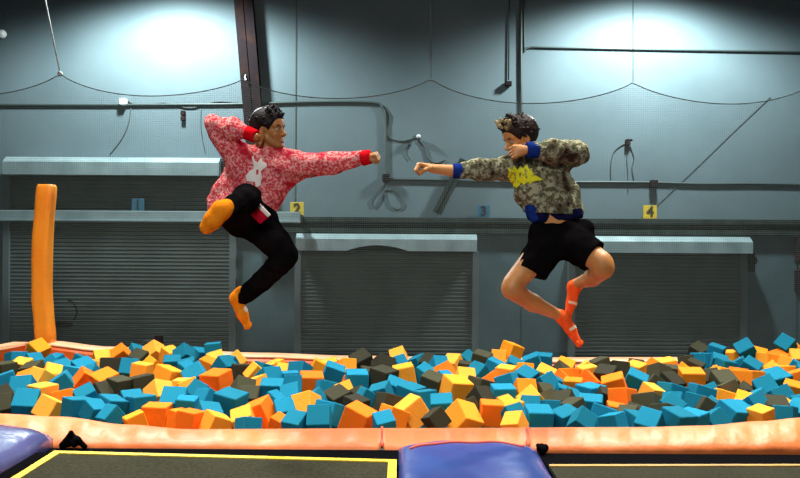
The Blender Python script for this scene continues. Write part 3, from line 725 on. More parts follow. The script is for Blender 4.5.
# cubes below and beyond the sightline fill the pit
xr = np.arange(-4.1, 4.6, .2)
for layer in range(3):
    for d0 in np.arange(5.03, 7.55, .19):
        t = (d0 - 5.0) / 2.5; zs = PADZ - .12 + .16 * t
        for x0 in xr:
            if abs(x0) > .5 * d0 + .45 or x0 < -3.45: continue
            p = Vector((x0 + random.uniform(-.06, .06) + .1 * (layer % 2), d0 + random.uniform(-.05, .05), zs - .19 - .16 * layer + random.uniform(-.03, .03)))
            R = Euler((random.uniform(-.6, .6), random.uniform(-.6, .6), random.uniform(-1, 1))).to_matrix()
            cub.append([p, random.uniform(.075, .085), np.array(R), random.choice('TTTTYYOKKK'), 0])
C_ = np.array([tuple(c[0]) for c in cub]); H_ = np.array([c[1] for c in cub]); R_ = np.array([c[2] for c in cub]); W_ = np.array([.15 if c[4] else 1. for c in cub])
T0 = C_.copy(); N = len(cub); camp = np.array([0, 0, CAMZ])
def sat(I, J, C):
    Ai = R_[I].transpose(0, 2, 1); Aj = R_[J].transpose(0, 2, 1)            # rows are the axes
    cr = np.cross(Ai[:, :, None, :], Aj[:, None, :, :]).reshape(len(I), 9, 3)
    ax = np.concatenate([Ai, Aj, cr], 1); ln = np.linalg.norm(ax, axis=2); ok = ln > 1e-3; ax = ax / np.maximum(ln, 1e-6)[..., None]
    d = C[J] - C[I]; dist = np.einsum('nak,nk->na', ax, d)
    ri = np.abs(np.einsum('nak,nbk->nab', ax, Ai)).sum(2) * H_[I][:, None]; rj = np.abs(np.einsum('nak,nbk->nab', ax, Aj)).sum(2) * H_[J][:, None]
    pen = ri + rj - np.abs(dist); pen[~ok] = 9
    pen[:, 6:] += .003
    m = pen.argmin(1); r = np.arange(len(I)); sg = np.where(dist[r, m] >= 0, 1., -1.)
    return pen[r, m], ax[r, m] * sg[:, None]
for it in range(70):
    if it % 10 == 0:
        D2 = ((C_[:, None] - C_[None]) ** 2).sum(2); I, J = np.where(np.triu(D2 < .32 ** 2, 1))
    pen, ax = sat(I, J, C_); pen = np.maximum(pen - .002, 0); w = W_[I] + W_[J]
    mv = np.zeros_like(C_); s = (pen * .55)[:, None] * ax
    np.add.at(mv, I, -s * (W_[I] / w)[:, None]); np.add.at(mv, J, s * (W_[J] / w)[:, None])
    cn = np.bincount(np.concatenate([I[pen > 0], J[pen > 0]]), minlength=N); mv /= np.maximum(cn * .35, 1)[:, None]
    v = C_ - camp; v /= np.linalg.norm(v, axis=1)[:, None]; al = (mv * v).sum(1)[:, None] * v
    lat = mv - al; mv[:NT] = (al + .6 * lat)[:NT]; mv[NT:, 2] = np.minimum(mv[NT:, 2], 0) - .0005
    C_ += mv
    dl = T0[:NT] - C_[:NT]; dl -= (dl * v[:NT]).sum(1)[:, None] * v[:NT]; C_[:NT] += dl * .12
    ext = H_ * 1.45
    C_[:, 1] = np.clip(C_[:, 1], DF1 + ext, BD0 - .04 - ext)
    C_[:, 0] = np.maximum(C_[:, 0], -3.55 - (7.7 - C_[:, 1]) * .12 + .1)
print('cube max overlap', float(sat(I, J, C_)[0].max()), 'pairs>1cm', int((sat(I, J, C_)[0] > .01).sum()), 'shift', float(np.abs(C_ - T0)[:NT].mean()))

# which cubes show (seen from the photograph's camera, near pad in front)
SG = np.array([(-1, -1, -1), (1, -1, -1), (1, 1, -1), (-1, 1, -1), (-1, -1, 1), (1, -1, 1), (1, 1, 1), (-1, 1, 1)], float)
QF = [(0, 3, 2, 1), (4, 5, 6, 7), (0, 1, 5, 4), (1, 2, 6, 5), (2, 3, 7, 6), (3, 0, 4, 7)]
VV = []; FF = []; own = []
for i in range(N):
    vs = C_[i] + (SG * H_[i] * .95) @ R_[i].T; n = len(VV); VV += [tuple(v) for v in vs]
    for q in QF: FF.append([n + k for k in q]); own.append(i)
bv = BVHTree.FromPolygons(VV, FF)
cnt = np.zeros(N); sx_ = np.zeros(N); sy_ = np.zeros(N); cp = Vector((0, 0, CAMZ))
for py in range(336, 434, 1):
    for px in range(0, 800, 1):
        if py > lerp_tab(back, px): continue
        h = bv.ray_cast(cp, (P(px + .5, py + .5, 5) - cp).normalized())
        if h[2] is not None: i = own[h[2]]; cnt[i] += 1; sx_[i] += px; sy_[i] += py
order = [i for i in np.argsort(-cnt) if cnt[i] >= 6][:300]
print('cubes seen', int((cnt > 0).sum()), 'individual', len(order), 'smallest', cnt[order[-1]])

def cube_bm(h):
    bm = bmesh.new(); bmesh.ops.create_cube(bm, size=2 * h)
    bmesh.ops.bevel(bm, geom=list(bm.edges), offset=h * .10, segments=2, profile=.5, affect='EDGES'); return bm
protos = {}
for c in 'TOYK':
    bm = cube_bm(.08); me = bpy.data.meshes.new('foam_cube'); bm.to_mesh(me); bm.free(); me.materials.append(FOAM[c])
    for p in me.polygons: p.use_smooth = False
    at = me.attributes.new('tonev', 'FLOAT', 'POINT'); protos[c] = me
CN = {'T': 'teal', 'O': 'orange', 'Y': 'amber', 'K': 'charcoal'}
def column(px):
    tab = [(28, 'at the left picture edge'), (55, 'in front of the orange post'), (90, 'just right of the orange post'), (122, 'below the left shutter, its left half'), (150, 'straight below the blue number 1 sign'),
           (180, 'below the left shutter, its right half'), (205, 'left of the amber-socked foot'), (235, 'just left below the dangling amber sock'), (262, 'just right below the dangling amber sock'), (292, 'below the black-trousered bent knee'),
           (320, 'below the middle shutter, its left end'), (350, 'below the middle shutter, left of centre'), (380, 'below the right-reaching fist'), (410, 'below the gap between the fists'), (440, 'below the left-reaching fist'),
           (470, 'below the middle shutter, its right end'), (498, 'below the blue number 3 sign'), (525, 'below the bare left-hand knee'), (552, 'just left of the neon socks'), (580, 'straight below the neon socks'),
           (610, 'below the bare right-hand knee'), (640, 'below the right shutter, its left part'), (665, 'below the yellow number 4 sign'), (695, 'below the right shutter, its middle'), (725, 'below the right shutter, its right part'),
           (752, 'below the right end of the right shutter'), (778, 'near the right picture edge'), (9999, 'at the right picture edge')]
    for x, t in tab:
        if px < x: return t
def rowname(py):
    if py > 413: return 'against the near pad'
    if py > 398: return 'a row behind the near pad'
    if py > 382: return 'in mid pit'
    if py > 367: return 'in the back half'
    return 'by the far rail'
def look(i):
    # how the cube lies: tilt of the most upright axis, yaw
    A = R_[i]; up = np.abs(A[2]).max(); t = math.degrees(math.acos(min(1, up)))
    return 'flat-lying' if t < 9 else ('tilted' if t < 26 else 'corner-up')
info = {}
for i in order:
    mx, my = sx_[i] / cnt[i], sy_[i] / cnt[i]; base = (look(i), CN[cub[i][3]], rowname(my), column(mx)); info.setdefault(base, []).append((mx, my, i))
labels = {}
words = {1: [''], 2: ['left one', 'right one'], 3: ['left one', 'middle one', 'right one'], 4: ['leftmost', 'second from left', 'third from left', 'rightmost'],
         5: ['leftmost', 'second from left', 'middle one', 'second from right', 'rightmost']}
for base, L in info.items():
    L.sort()
    for k, (mx, my, i) in enumerate(L):
        w = words.get(len(L), words[5])[min(k, 4)]
        labels[i] = '%s %s foam cube %s %s%s' % (base[0], base[1], base[2], base[3], (', ' + w) if w else '')
        if len(labels[i].split()) > 16: labels[i] = labels[i].replace(' foam cube', ' cube').replace('straight below', 'below').replace('just ', '').replace(' the ', ' ')
for c in 'TOYK':
    src = None
    for i in order:
        if cub[i][3] != c: continue
        if src is None: o = bpy.data.objects.new('foam_cube', protos[c]); src = o
        else: o = src.copy()
        COL.objects.link(o); o.matrix_world = Matrix.Translation(C_[i]) @ Matrix(R_[i]).to_4x4() @ Matrix.Scale(H_[i] / .08, 4)
        o['tone'] = float(rng.uniform(0, 1)); tag(o, labels[i], 'foam cube', 'foam cubes in the pit')
# the rest of the heap, hidden below and in the gaps
bm = cube_bm(1.0); bv0 = np.array([v.co[:] for v in bm.verts]); bf0 = [[v.index for v in f.verts] for f in bm.faces]; bm.free()
rest = [i for i in range(N) if i not in set(order)]
VV = []; FF = []; mi = []; tn = []
for i in rest:
    vs = C_[i] + (bv0 * H_[i]) @ R_[i].T; n = len(VV); VV += [tuple(v) for v in vs]; FF += [[n + k for k in q] for q in bf0]; mi += ['TOYK'.index(cub[i][3])] * len(bf0); tn += [rng.uniform(0, 1)] * len(vs)
me = bpy.data.meshes.new('foam_cube_heap'); me.from_pydata(VV, [], FF); me.update()
for c in 'TOYK': me.materials.append(FOAM[c])
me.polygons.foreach_set('material_index', mi)
at = me.attributes.new('tonev', 'FLOAT', 'POINT'); at.data.foreach_set('value', tn)
o = link('foam_cube_heap', me, None); tag(o, 'mixed foam cubes in the gaps and depths of the pit', 'foam cubes', None, 'stuff')
# shade floor of the pit
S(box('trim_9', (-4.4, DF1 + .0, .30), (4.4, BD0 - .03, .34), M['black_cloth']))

# ------------------------------------------------------------------ people
BD = 5.0
def J(px, py, dy=0.0): return P(px, py, BD + dy)
def bounds(pts, m): 
    a = np.array([tuple(p) for p in pts]); return a.min(0) - m, a.max(0) + m
def frame(fwd, up):
    f = Vector(fwd).normalized(); u = Vector(up); u = (u - f * u.dot(f)).normalized(); l = u.cross(f)
    return np.array([tuple(f), tuple(l), tuple(u)]).T       # columns: forward, left, up

def head(f, c, R, s=1.0):
    c = np.array(tuple(c)); w = lambda x, y, z: c + R @ (np.array((x, y, z)) * s)
    f.ell(w(-.012, 0, .032), np.array((.098, .076, .088)) * s, R, .01)
    f.ell(w(.034, 0, -.042), np.array((.056, .055, .068)) * s, R, .025)
    for y in (-1, 1):
        f.cone(w(.0, y * .052, -.045), w(.062, y * .018, -.096), .019 * s, .017 * s, .02)
        f.ell(w(.060, y * .037, -.030), np.array((.022, .022, .022)) * s, R, .015)
        f.cone(w(.076, y * .014, .020), w(.066, y * .046, .022), .013 * s, .010 * s, .012)
    f.ell(w(.070, 0, -.100), np.array((.020, .022, .016)) * s, R, .015)
    f.ell(w(.070, 0, .045), np.array((.02, .05, .04)) * s, R, .02)
    for y in (-1, 1): f.ell(w(.091, y * .033, .0), np.array((.013, .017, .011)) * s, R, .008, 'sub')
    f.cone(w(.084, 0, .006), w(.107, 0, -.030), .0085 * s, .0125 * s, .008)
    for y in (-1, 1): f.ell(w(.097, y * .012, -.034), np.array((.010, .008, .008)) * s, R, .006)
    f.ell(w(.083, 0, -.060), np.array((.012, .026, .007)) * s, R, .006)
    f.ell(w(.080, 0, -.075), np.array((.012, .022, .008)) * s, R, .006)
    for y in (-1, 1):
        f.ell(w(-.008, y * .080, -.004), np.array((.019, .008, .031)) * s, R, .006)
        f.ell(w(-.002, y * .088, -.002), np.array((.009, .006, .017)) * s, R, .004, 'sub')
def face_parts(par, c, R, s, smile=False):
    c = Vector(tuple(c)); RM = Matrix(R.tolist())
    w = lambda x, y, z: c + RM @ (Vector((x, y, z)) * s)
    for y in (-1, 1):
        bm = bmesh.new(); bmesh.ops.create_uvsphere(bm, u_segments=14, v_segments=10, radius=.0125 * s, matrix=Matrix.Translation(w(.0735, y * .032, 0))); e = obj('eye', bm, M['eye_white'], par, True)
        bm = bmesh.new(); bmesh.ops.create_uvsphere(bm, u_segments=12, v_segments=8, radius=.0072 * s, matrix=Matrix.Translation(w(.0815, y * .032, 0))); i = obj('iris', bm, M['iris'], par, True)
        m_ = i.matrix_world; i.parent = e; i.matrix_parent_inverse = Matrix.Translation(par.location).inverted()
        tube('eyebrow', [w(.090, y * .014, .018), w(.088, y * .032, .026), w(.070, y * .052, .020)], [.0045 * s, .0055 * s, .003 * s], M['brow'], par, 6)
    tube('lips', curve_pts([w(.078, -.025, -.064 + (.006 if smile else 0)), w(.093, 0, -.068), w(.078, .025, -.064 + (.006 if smile else 0))], 5), .0045 * s, M['teeth' if smile else 'lip'], par, 6)['label'] = 'bared teeth' if smile else 'closed lips'

def fist(f, wr, kn, up, r=1.0, thumb=1, curl=1.0):
    """closed hand: wrist wr, knuckle line kn, back-of-hand direction up; four bent fingers and a thumb"""
    wr, kn = Vector(wr), Vector(kn); a = (kn - wr).normalized(); u = Vector(up); u = (u - a * u.dot(a)).normalized(); s = a.cross(u) * thumb
    f.cone(wr, wr + a * .03 * r, .026 * r, .028 * r, .012, (u, .75))
    for k in range(4):
        o = s * (.030 - .020 * k) * r; L = (1.0, 1.08, 1.0, .85)[k]
        f.cone(wr + a * .015 * r + o * .6, kn + o, .014 * r, .0125 * r, .010)
        p0 = kn + o; d1 = (a * (.55 - .35 * curl) - u * (.75 + .2 * curl)).normalized(); p1 = p0 + d1 * .036 * L * r
        d2 = (-a * curl * .95 - u * (.35 + .5 * (1 - curl)) + a * (1 - curl) * .3).normalized(); p2 = p1 + d2 * .024 * L * r
        d3 = (-a * .3 + u * .8 * curl - u * (1 - curl)).normalized(); p3 = p2 + d3 * .014 * L * r
        f.cone(p0, p1, .0105 * r, .0098 * r, .003); f.cone(p1, p2, .0098 * r, .0088 * r, .003); f.cone(p2, p3, .0088 * r, .008 * r, .003)
    t0 = wr + a * .022 * r + s * .026 * r - u * .006 * r; t1 = t0 + (a * .8 + s * .35 - u * .5).normalized() * .036 * r; t2 = t1 + (a * .5 - s * .45 - u * .75).normalized() * .030 * r; t3 = t2 + (-s * .9 - u * .2).normalized() * .022 * r
    f.cone(t0, t1, .014 * r, .0115 * r, .008); f.cone(t1, t2, .0115 * r, .0105 * r, .003); f.cone(t2, t3, .0105 * r, .009 * r, .003)

def hair_field(c, R, s, seed, quiff, fwd_mask, lift=.018):
    c = np.array(tuple(c)); w = lambda x, y, z: c + R @ (np.array((x, y, z)) * s)
    f = Field(c - .22, c + .22, .004)
    f.ell(w(-.022, 0, .042), np.array((.098 + lift, .078 + lift, .090 + lift)) * s, R, .01)
    # clear the face, ears and neck
    f.clip(w(.058, 0, .03), R @ np.array((.80, 0, -.60)))
    f.clip(w(0, 0, -.045), R @ np.array((.35, 0, -.94)))
    for y in (-1, 1): f.ell(w(.012, y * .088, -.022), np.array((.034, .03, .046)) * s, R, .01, 'sub')
    r = np.random.default_rng(seed)
    for k in range(quiff[0]):
        th = r.uniform(-1.2, 1.2); el = r.uniform(.35, 1.5)
        dirv = np.array((math.cos(th) * math.cos(el) * .9 + .1, math.sin(th) * math.cos(el), math.sin(el)))
        b = w(-.018, 0, .045) + R @ (dirv * np.array((.105, .085, .097)) * s)
        d = R @ (dirv * .5 + np.array((quiff[2], 0, .35)) + r.normal(size=3) * .25); d /= np.linalg.norm(d)
        f.cone(b, b + d * quiff[1] * r.uniform(.6, 1.2), .014, .0035, .008)
    for k in range(90):
        v = r.normal(size=3); v /= np.linalg.norm(v)
        if v[2] < -.25 or v[0] > .55: continue
        b = w(-.022, 0, .042) + R @ (v * np.array((.098 + lift * .6, .078 + lift * .6, .090 + lift * .6)) * s); d = R @ (v + r.normal(size=3) * .5); d /= np.linalg.norm(d)
        f.cone(b, b + d * .018, .011, .004, .005)
    return f

def decal(name, poly, base_objs, m, parent, lift=.004, step=.45, depth=BD, holes=()):
    """a knitted or printed patch: grid cells inside the outline laid onto the cloth beneath"""
    bvs = []
    for o in base_objs:
        bvs.append((BVHTree.FromPolygons([o.matrix_world @ v.co for v in o.data.vertices], [p.vertices[:] for p in o.data.polygons])))
    def inside(x, y, poly):
        c = False; n = len(poly)
        for i in range(n):
            x1, y1 = poly[i]; x2, y2 = poly[(i + 1) % n]
            if (y1 > y) != (y2 > y) and x < (x2 - x1) * (y - y1) / (y2 - y1) + x1: c = not c
        return c
    xs = [p[0] for p in poly]; ys = [p[1] for p in poly]; V = {}; verts = []; faces = []; cpv = Vector((0, 0, CAMZ))
    def vert(i, j):
        if (i, j) in V: return V[(i, j)]
        x = min(xs) + i * step; y = min(ys) + j * step; dr = (P(x, y, depth) - cpv).normalized(); best = None
        for b in bvs:
            h = b.ray_cast(cpv, dr)
            if h[0] is not None and (best is None or h[3] < best[3]): best = h
        if best is None: V[(i, j)] = None; return None
        n = best[1]; n = n if n.dot(dr) < 0 else -n
        V[(i, j)] = len(verts); verts.append(best[0] + n * lift); return V[(i, j)]
    for i in range(int((max(xs) - min(xs)) / step) + 1):
        for j in range(int((max(ys) - min(ys)) / step) + 1):
            x = min(xs) + (i + .5) * step; y = min(ys) + (j + .5) * step
            if not inside(x, y, poly) or any(inside(x, y, h) for h in holes): continue
            q = [vert(i, j), vert(i + 1, j), vert(i + 1, j + 1), vert(i, j + 1)]
            if None in q: continue
            if max((verts[a] - verts[b]).length for a in q for b in q) > .03: continue
            faces.append(q)
    me = bpy.data.meshes.new(name); me.from_pydata(verts, [], faces); me.update()
    o = link(name, me, m, parent); md = o.modifiers.new('thickness', 'SOLIDIFY'); md.thickness = .003; md.offset = 0
    return o
def ring(name, a, b, r0, r1, m, par, fold=.003):
    """ribbed cuff: a short lathe around the limb axis"""
    a, b = Vector(a), Vector(b); ax = (b - a).normalized(); s = ax.cross(Vector((0, 1, 0))); 
    if s.length < .2: s = ax.cross(Vector((0, 0, 1)))
    s.normalize(); u = ax.cross(s); bm = bmesh.new(); prof = [(0, .88), (0, 1), (.15, 1.04), (.5, 1.03), (.85, 1.03), (1, .98), (1, .80)]; RR = []
    for t, k in prof:
        c = a.lerp(b, t); r = (r0 + (r1 - r0) * t) * k
        RR.append([bm.verts.new(c + (s * math.cos(2 * math.pi * q / 48) + u * math.sin(2 * math.pi * q / 48)) * (r + (fold if q % 2 else 0) * (1 if 0 < t < 1 else .3))) for q in range(48)])
    for A, B in zip(RR, RR[1:]):
        for q in range(48): bm.faces.new((A[q], A[(q + 1) % 48], B[(q + 1) % 48], B[q]))
    bm.faces.new(RR[0][::-1]); bm.faces.new(RR[-1]); bmesh.ops.recalc_face_normals(bm, faces=bm.faces)
    return obj(name, bm, m, par, True)
NY = (0, 1, 0)

# ---------------- left jumper
root = empty('person', J(250, 328), 'leaping person in red and white knitted sweater and black trousers, at the left', 'person')
hc = J(270, 130.5, -.02); HR = frame((.90, -.44, .02), (-.06, -.05, 1))
lo, hi = bounds([J(200, 100), J(385, 332), J(250, 200, -.75), J(250, 200, .22)], .06)
f = Field(lo, hi, .004)
head(f, hc, HR, 1.0)
f.cone(hc + Vector((-.035, .01, -.06)), J(262, 160, .02), .050, .056, .02)                       # neck
f.cone(J(246, 160, 0), J(288, 164, 0), .07, .07, .03, (NY, .8))                              # shoulders
f.cone(J(265, 170, 0), J(256, 190, 0), .125, .115, .05, (NY, .65)); f.cone(J(256, 190, 0), J(252, 216, 0), .115, .125, .05, (NY, .7))
f.cone(J(240, 158), J(214, 122, -.05), .048, .038, .02); f.cone(J(214, 122, -.05), J(252, 135, -.13), .038, .027, .01)
f.cone(J(252, 135, -.13), J(256, 137, -.135), .027, .026, .01); fist(f, J(253, 136.5, -.11), J(261.5, 140, -.10), (-.2, -.9, .5), .88, -1)
f.cone(J(290, 165, -.02), J(333, 162, -.08), .048, .038, .02); f.cone(J(333, 162, -.08), J(366, 158, -.12), .038, .027, .01)
fist(f, J(366, 158, -.12), J(375.5, 154.5, -.14), (-.1, -.35, 1), .95, 1)
f.cone(J(256, 220, -.03), J(286, 255, -.12), .085, .056, .02); f.cone(J(287, 256, -.12), J(266, 276, -.02), .056, .056, .02); f.cone(J(266, 276, -.02), J(240, 296, .05), .056, .036, .02)
f.cone(J(248, 216, -.05), J(246, 199, -.36), .085, .058, .02); f.cone(J(246, 199, -.36), J(226, 210, -.60), .056, .036, .02)
f.cone(J(237, 297, .05), J(243, 315, .03), .034, .030, .02); f.cone(J(243, 315, .03), J(247, 326, .03), .028, .020, .02)
f.cone(J(221, 209, -.63), J(207, 228, -.62), .036, .028, .02)
body = link('body', f.mesh('body'), M['skin_tan'], root)
face_parts(root, hc, HR, 1.0, True)
h = hair_field(hc, HR, 1.0, 3, (46, .026, .30), None, .019)
link('hair', h.mesh('hair'), M['hair_black'], root)
# sweater
lo, hi = bounds([J(200, 108, -.2), J(370, 230, .25)], .08); f = Field(lo, hi, .005)
f.cone(J(268, 172, 0), J(246, 207, .02), .170, .190, .05, (NY, .62))
f.cone(J(246, 160, 0), J(290, 166, 0), .085, .088, .06, (NY, .85))
f.cone(J(240, 162, -.01), J(213.5, 124, -.05), .088, .056, .05); f.cone(J(213.5, 122.5, -.05), J(232, 129, -.09), .053, .066, .025); f.cone(J(232, 129, -.09), J(241.5, 131.8, -.11), .064, .048, .03)
f.cone(J(288, 167, -.02), J(333, 164, -.08), .086, .066, .05); f.cone(J(333, 164, -.08), J(363, 158, -.12), .066, .045, .03)
f.cone(J(228, 178, .03), J(216, 210, .03), .05, .06, .06, (NY, .7))
f.wrinkle(.0036, 26, 4)
f.clip(J(240, 217), (-.08, 0, -1))
sw = link('sweater', f.mesh('sweater'), M['sweater_red'], root)
ring('cuff', J(246, 132.6, -.118), J(256, 136.5, -.135), .040, .036, M['red_rib'], root)['label'] = 'solid red cuff'
ring('cuff', J(361.5, 158.6, -.118), J(371, 156.5, -.132), .043, .040, M['red_rib'], root)['label'] = 'solid red cuff'
ring('collar', J(262, 155, .0), J(267, 149.5, -.01), .070, .062, M['red_rib'], root)['label'] = 'solid red collar'
# trousers
lo, hi = bounds([J(205, 180, -.72), J(300, 305, .2)], .08); f = Field(lo, hi, .005)
f.ell(J(251, 214, 0), (.155, .12, .11), None, .04)
f.cone(J(257, 223, -.03), J(286, 254, -.12), .120, .076, .04); f.cone(J(286.5, 257, -.12), J(262, 281, -.01), .072, .066, .02); f.cone(J(262, 281, -.01), J(241.5, 298.5, .05), .066, .052, .02)
f.cone(J(246, 217, -.03), J(246, 199, -.34), .120, .084, .04); f.cone(J(246, 199, -.36), J(228, 209, -.58), .078, .056, .03)
f.cone(J(236, 222, -.05), J(228, 216, -.2), .08, .06, .05)
f.wrinkle(.0032, 30, 9)
link('trousers', f.mesh('trousers'), M['pants'], root)
# socks
lo, hi = bounds([J(200, 200, -.72), J(232, 236, -.5)], .08); f = Field(lo, hi, .004)
f.cone(J(227, 207, -.60), J(221, 210, -.64), .046, .050, .02); f.cone(J(221, 211, -.64), J(213, 220, -.64), .054, .050, .02); f.cone(J(213, 220, -.64), J(207, 227, -.63), .048, .040, .02)
link('sock', f.mesh('sock'), M['sock_amber'], root)
lo, hi = bounds([J(228, 285, -.05), J(255, 335, .12)], .06); f = Field(lo, hi, .004)
f.cone(J(242, 296, .05), J(237, 298, .05), .036, .042, .02); f.cone(J(241, 293, .05), J(238, 298, .05), .043, .043, .02); f.cone(J(236.5, 299, .05), J(242.5, 314, .03), .040, .036, .02); f.cone(J(242.5, 314, .03), J(247.5, 326, .03), .034, .022, .02)
for k in range(5): f.cone(J(244.5 + k * 1.4, 324.5 - .3 * k, .0 + .012 * k), J(245.6 + k * 1.3, 328.5 - .8 * k, .0 + .012 * k), .010, .007, .006)
sk = link('sock', f.mesh('sock'), M['sock_amber'], root)
bpy.context.view_layer.update()
decal('sock_mark', [(244.5, 306), (247.5, 308.5), (247, 313), (243, 310)], [sk], M['sock_mark'], root, .002, .4)
# white knitted figure and hem
fig = [(252, 157), (253.5, 156), (255, 161), (258, 162.5), (260, 159), (262, 158), (262.5, 162), (266.5, 163.5), (267, 167), (263, 169), (261, 172), (262, 178), (260, 186), (256, 187), (255, 182), (247, 181), (246, 176), (250, 171), (254, 169), (254, 165)]
decal('knitted_figure', fig, [sw], M['white_knit'], root, .004, .4, holes=([(256.2, 170), (259, 169), (259, 174), (256.5, 175)],))['label'] = 'white knitted motif'
hb = empty('tmp', (0, 0, 0)); bpy.data.objects.remove(hb)
def strip(name, pts_px, w, t, m, par, nrm=(0, -1, 0)):
    """thick cloth band following points"""
    pts = curve_pts([J(*p) for p in pts_px], 5); bm = bmesh.new(); RR = []
    for i, p in enumerate(pts):
        tg = (pts[min(i + 1, len(pts) - 1)] - pts[max(i - 1, 0)]).normalized(); n = Vector(nrm); s = tg.cross(n).normalized(); n = s.cross(tg).normalized()
        RR.append([bm.verts.new(p + s * (w / 2) * a + n * t / 2 * b) for a, b in ((-1, -.5), (-.8, 1), (.8, 1), (1, -.5), (.8, -1), (-.8, -1))])
    for A, B in zip(RR, RR[1:]):
        for k in range(6): bm.faces.new((A[k], A[(k + 1) % 6], B[(k + 1) % 6], B[k]))
    bm.faces.new(RR[0]); bm.faces.new(RR[-1][::-1]); bmesh.ops.recalc_face_normals(bm, faces=bm.faces); return obj(name, bm, m, par, True)
hm = strip('hem_band', [(251, 206, -.31), (257, 212, -.31), (264.5, 220, -.28)], .075, .02, M['crimson'], root); hm['label'] = 'crimson sweater hem'
strip('hem_stripe', [(255, 201, -.325), (261.5, 208, -.325), (269, 216, -.295)], .026, .012, M['white_knit'], root)['label'] = 'white stripe on the hem'

# ---------------- right jumper
root = empty('person', J(580, 346), 'leaping person in camouflage sweater and black shorts, at the right', 'person')
hc = J(519.5, 139, -.03); HR = frame((-.88, -.34, -.34), (-.26, -.12, 1))
lo, hi = bounds([J(408, 110, -.3), J(612, 350, .25)], .06); f = Field(lo, hi, .004)
head(f, hc, HR, 1.0)
f.cone(Vector(hc) + Vector((.035, .01, -.055)), J(528, 160, .02), .048, .054, .02)
f.cone(J(510, 165, 0), J(546, 163, .02), .068, .068, .03, (NY, .8))
f.cone(J(532, 172, 0), J(548, 200, 0), .12, .11, .05, (NY, .65)); f.cone(J(548, 200, 0), J(557, 236, 0), .112, .125, .05, (NY, .7))
f.cone(J(508, 167, -.02), J(478, 169, -.08), .046, .040, .02); f.cone(J(478, 169, -.08), J(455, 171, -.10), .040, .036, .01); f.cone(J(455, 171, -.10), J(433, 168.5, -.12), .038, .027, .01)
fist(f, J(433, 168.6, -.12), J(419.5, 164.5, -.135), (-.25, -.1, 1), 1.12, -1, .92)
f.cone(J(550, 162, .03), J(579, 152, -.10), .048, .040, .02); f.cone(J(579, 152, -.10), J(528, 150, -.20), .040, .026, .01)
fist(f, J(525, 150, -.20), J(514.5, 151.5, -.205), (-.1, -1, .15), .98, 1, .75)
# bare legs
f.cone(J(550, 240, -.03), J(514, 283, -.14), .088, .066, .02); f.ell(J(511.5, 288, -.15), (.060, .058, .060), None, .02)
f.cone(J(511.5, 290, -.15), J(533, 303, -.03), .056, .054, .02); f.cone(J(533, 303, -.03), J(560, 316, .08), .052, .033, .02)
f.cone(J(568, 240, -.03), J(601, 262, -.20), .088, .068, .02); f.ell(J(604, 267, -.21), (.062, .060, .062), None, .02)
f.cone(J(603, 270, -.21), J(592, 278, -.05), .058, .052, .02); f.cone(J(592, 278, -.05), J(577, 284, .11), .050, .034, .02)
f.cone(J(562, 317, .08), J(570, 329, .06), .032, .030, .02); f.cone(J(570, 329, .06), J(579, 343, .05), .028, .019, .02)
f.cone(J(574, 286, .12), J(571, 304, .13), .034, .028, .02); f.cone(J(571, 304, .13), J(567, 317, .13), .026, .019, .02)
link('body', f.mesh('body'), M['skin_warm'], root)
face_parts(root, hc, HR, 1.0, False)
h = hair_field(hc, HR, 1.0, 8, (50, .036, .20), None, .021)
link('hair', h.mesh('hair'), M['hair_brown'], root)
# bleached tuft above the forehead
c0 = np.array(tuple(hc)); w = lambda x, y, z: c0 + HR @ np.array((x, y, z)); f = Field(c0 - .25, c0 + .25, .004); r = np.random.default_rng(5)
for k in range(26):
    b = w(.070 + r.uniform(-.025, .015), r.uniform(-.05, .05), .100 + r.uniform(-.015, .015)); d = HR @ np.array((-.05 + r.normal() * .3, r.normal() * .35, .95 + r.normal() * .2)); d /= np.linalg.norm(d)
    f.cone(b, b + d * r.uniform(.025, .050), .017, .006, .008)
link('hair_tuft', f.mesh('hair_tuft'), M['hair_blond'], root)['label'] = 'bleached spiky fringe'
# sweater
lo, hi = bounds([J(460, 130, -.32), J(590, 225, .25)], .08); f = Field(lo, hi, .005)
f.cone(J(538, 172, 0), J(552, 206, .0), .180, .190, .05, (NY, .62))
f.cone(J(510, 166, -.01), J(552, 162, .01), .078, .085, .06, (NY, .85))
f.cone(J(508, 168, -.02), J(480, 170, -.08), .078, .062, .04); f.cone(J(480, 170, -.08), J(461, 171, -.10), .061, .046, .02)
f.cone(J(552, 162, .02), J(577, 153, -.10), .092, .074, .04); f.cone(J(576, 152, -.11), J(552, 150, -.16), .074, .074, .03); f.cone(J(552, 150, -.16), J(537, 150, -.19), .072, .050, .03)
f.wrinkle(.0042, 27, 14)
f.clip(J(552, 214), (-.05, 0, -1))
sw = link('sweater', f.mesh('sweater'), M['sweater_camo'], root)
ring('cuff', J(462, 171, -.10), J(452.5, 170.8, -.103), .043, .040, M['blue_rib'], root)['label'] = 'solid blue cuff'
ring('cuff', J(538, 150.2, -.19), J(526.5, 150, -.20), .048, .044, M['blue_rib'], root)['label'] = 'solid blue cuff'
ring('collar', J(527, 160.5, .0), J(524, 156, -.01), .068, .060, M['navy_rib'], root)['label'] = 'dark collar'
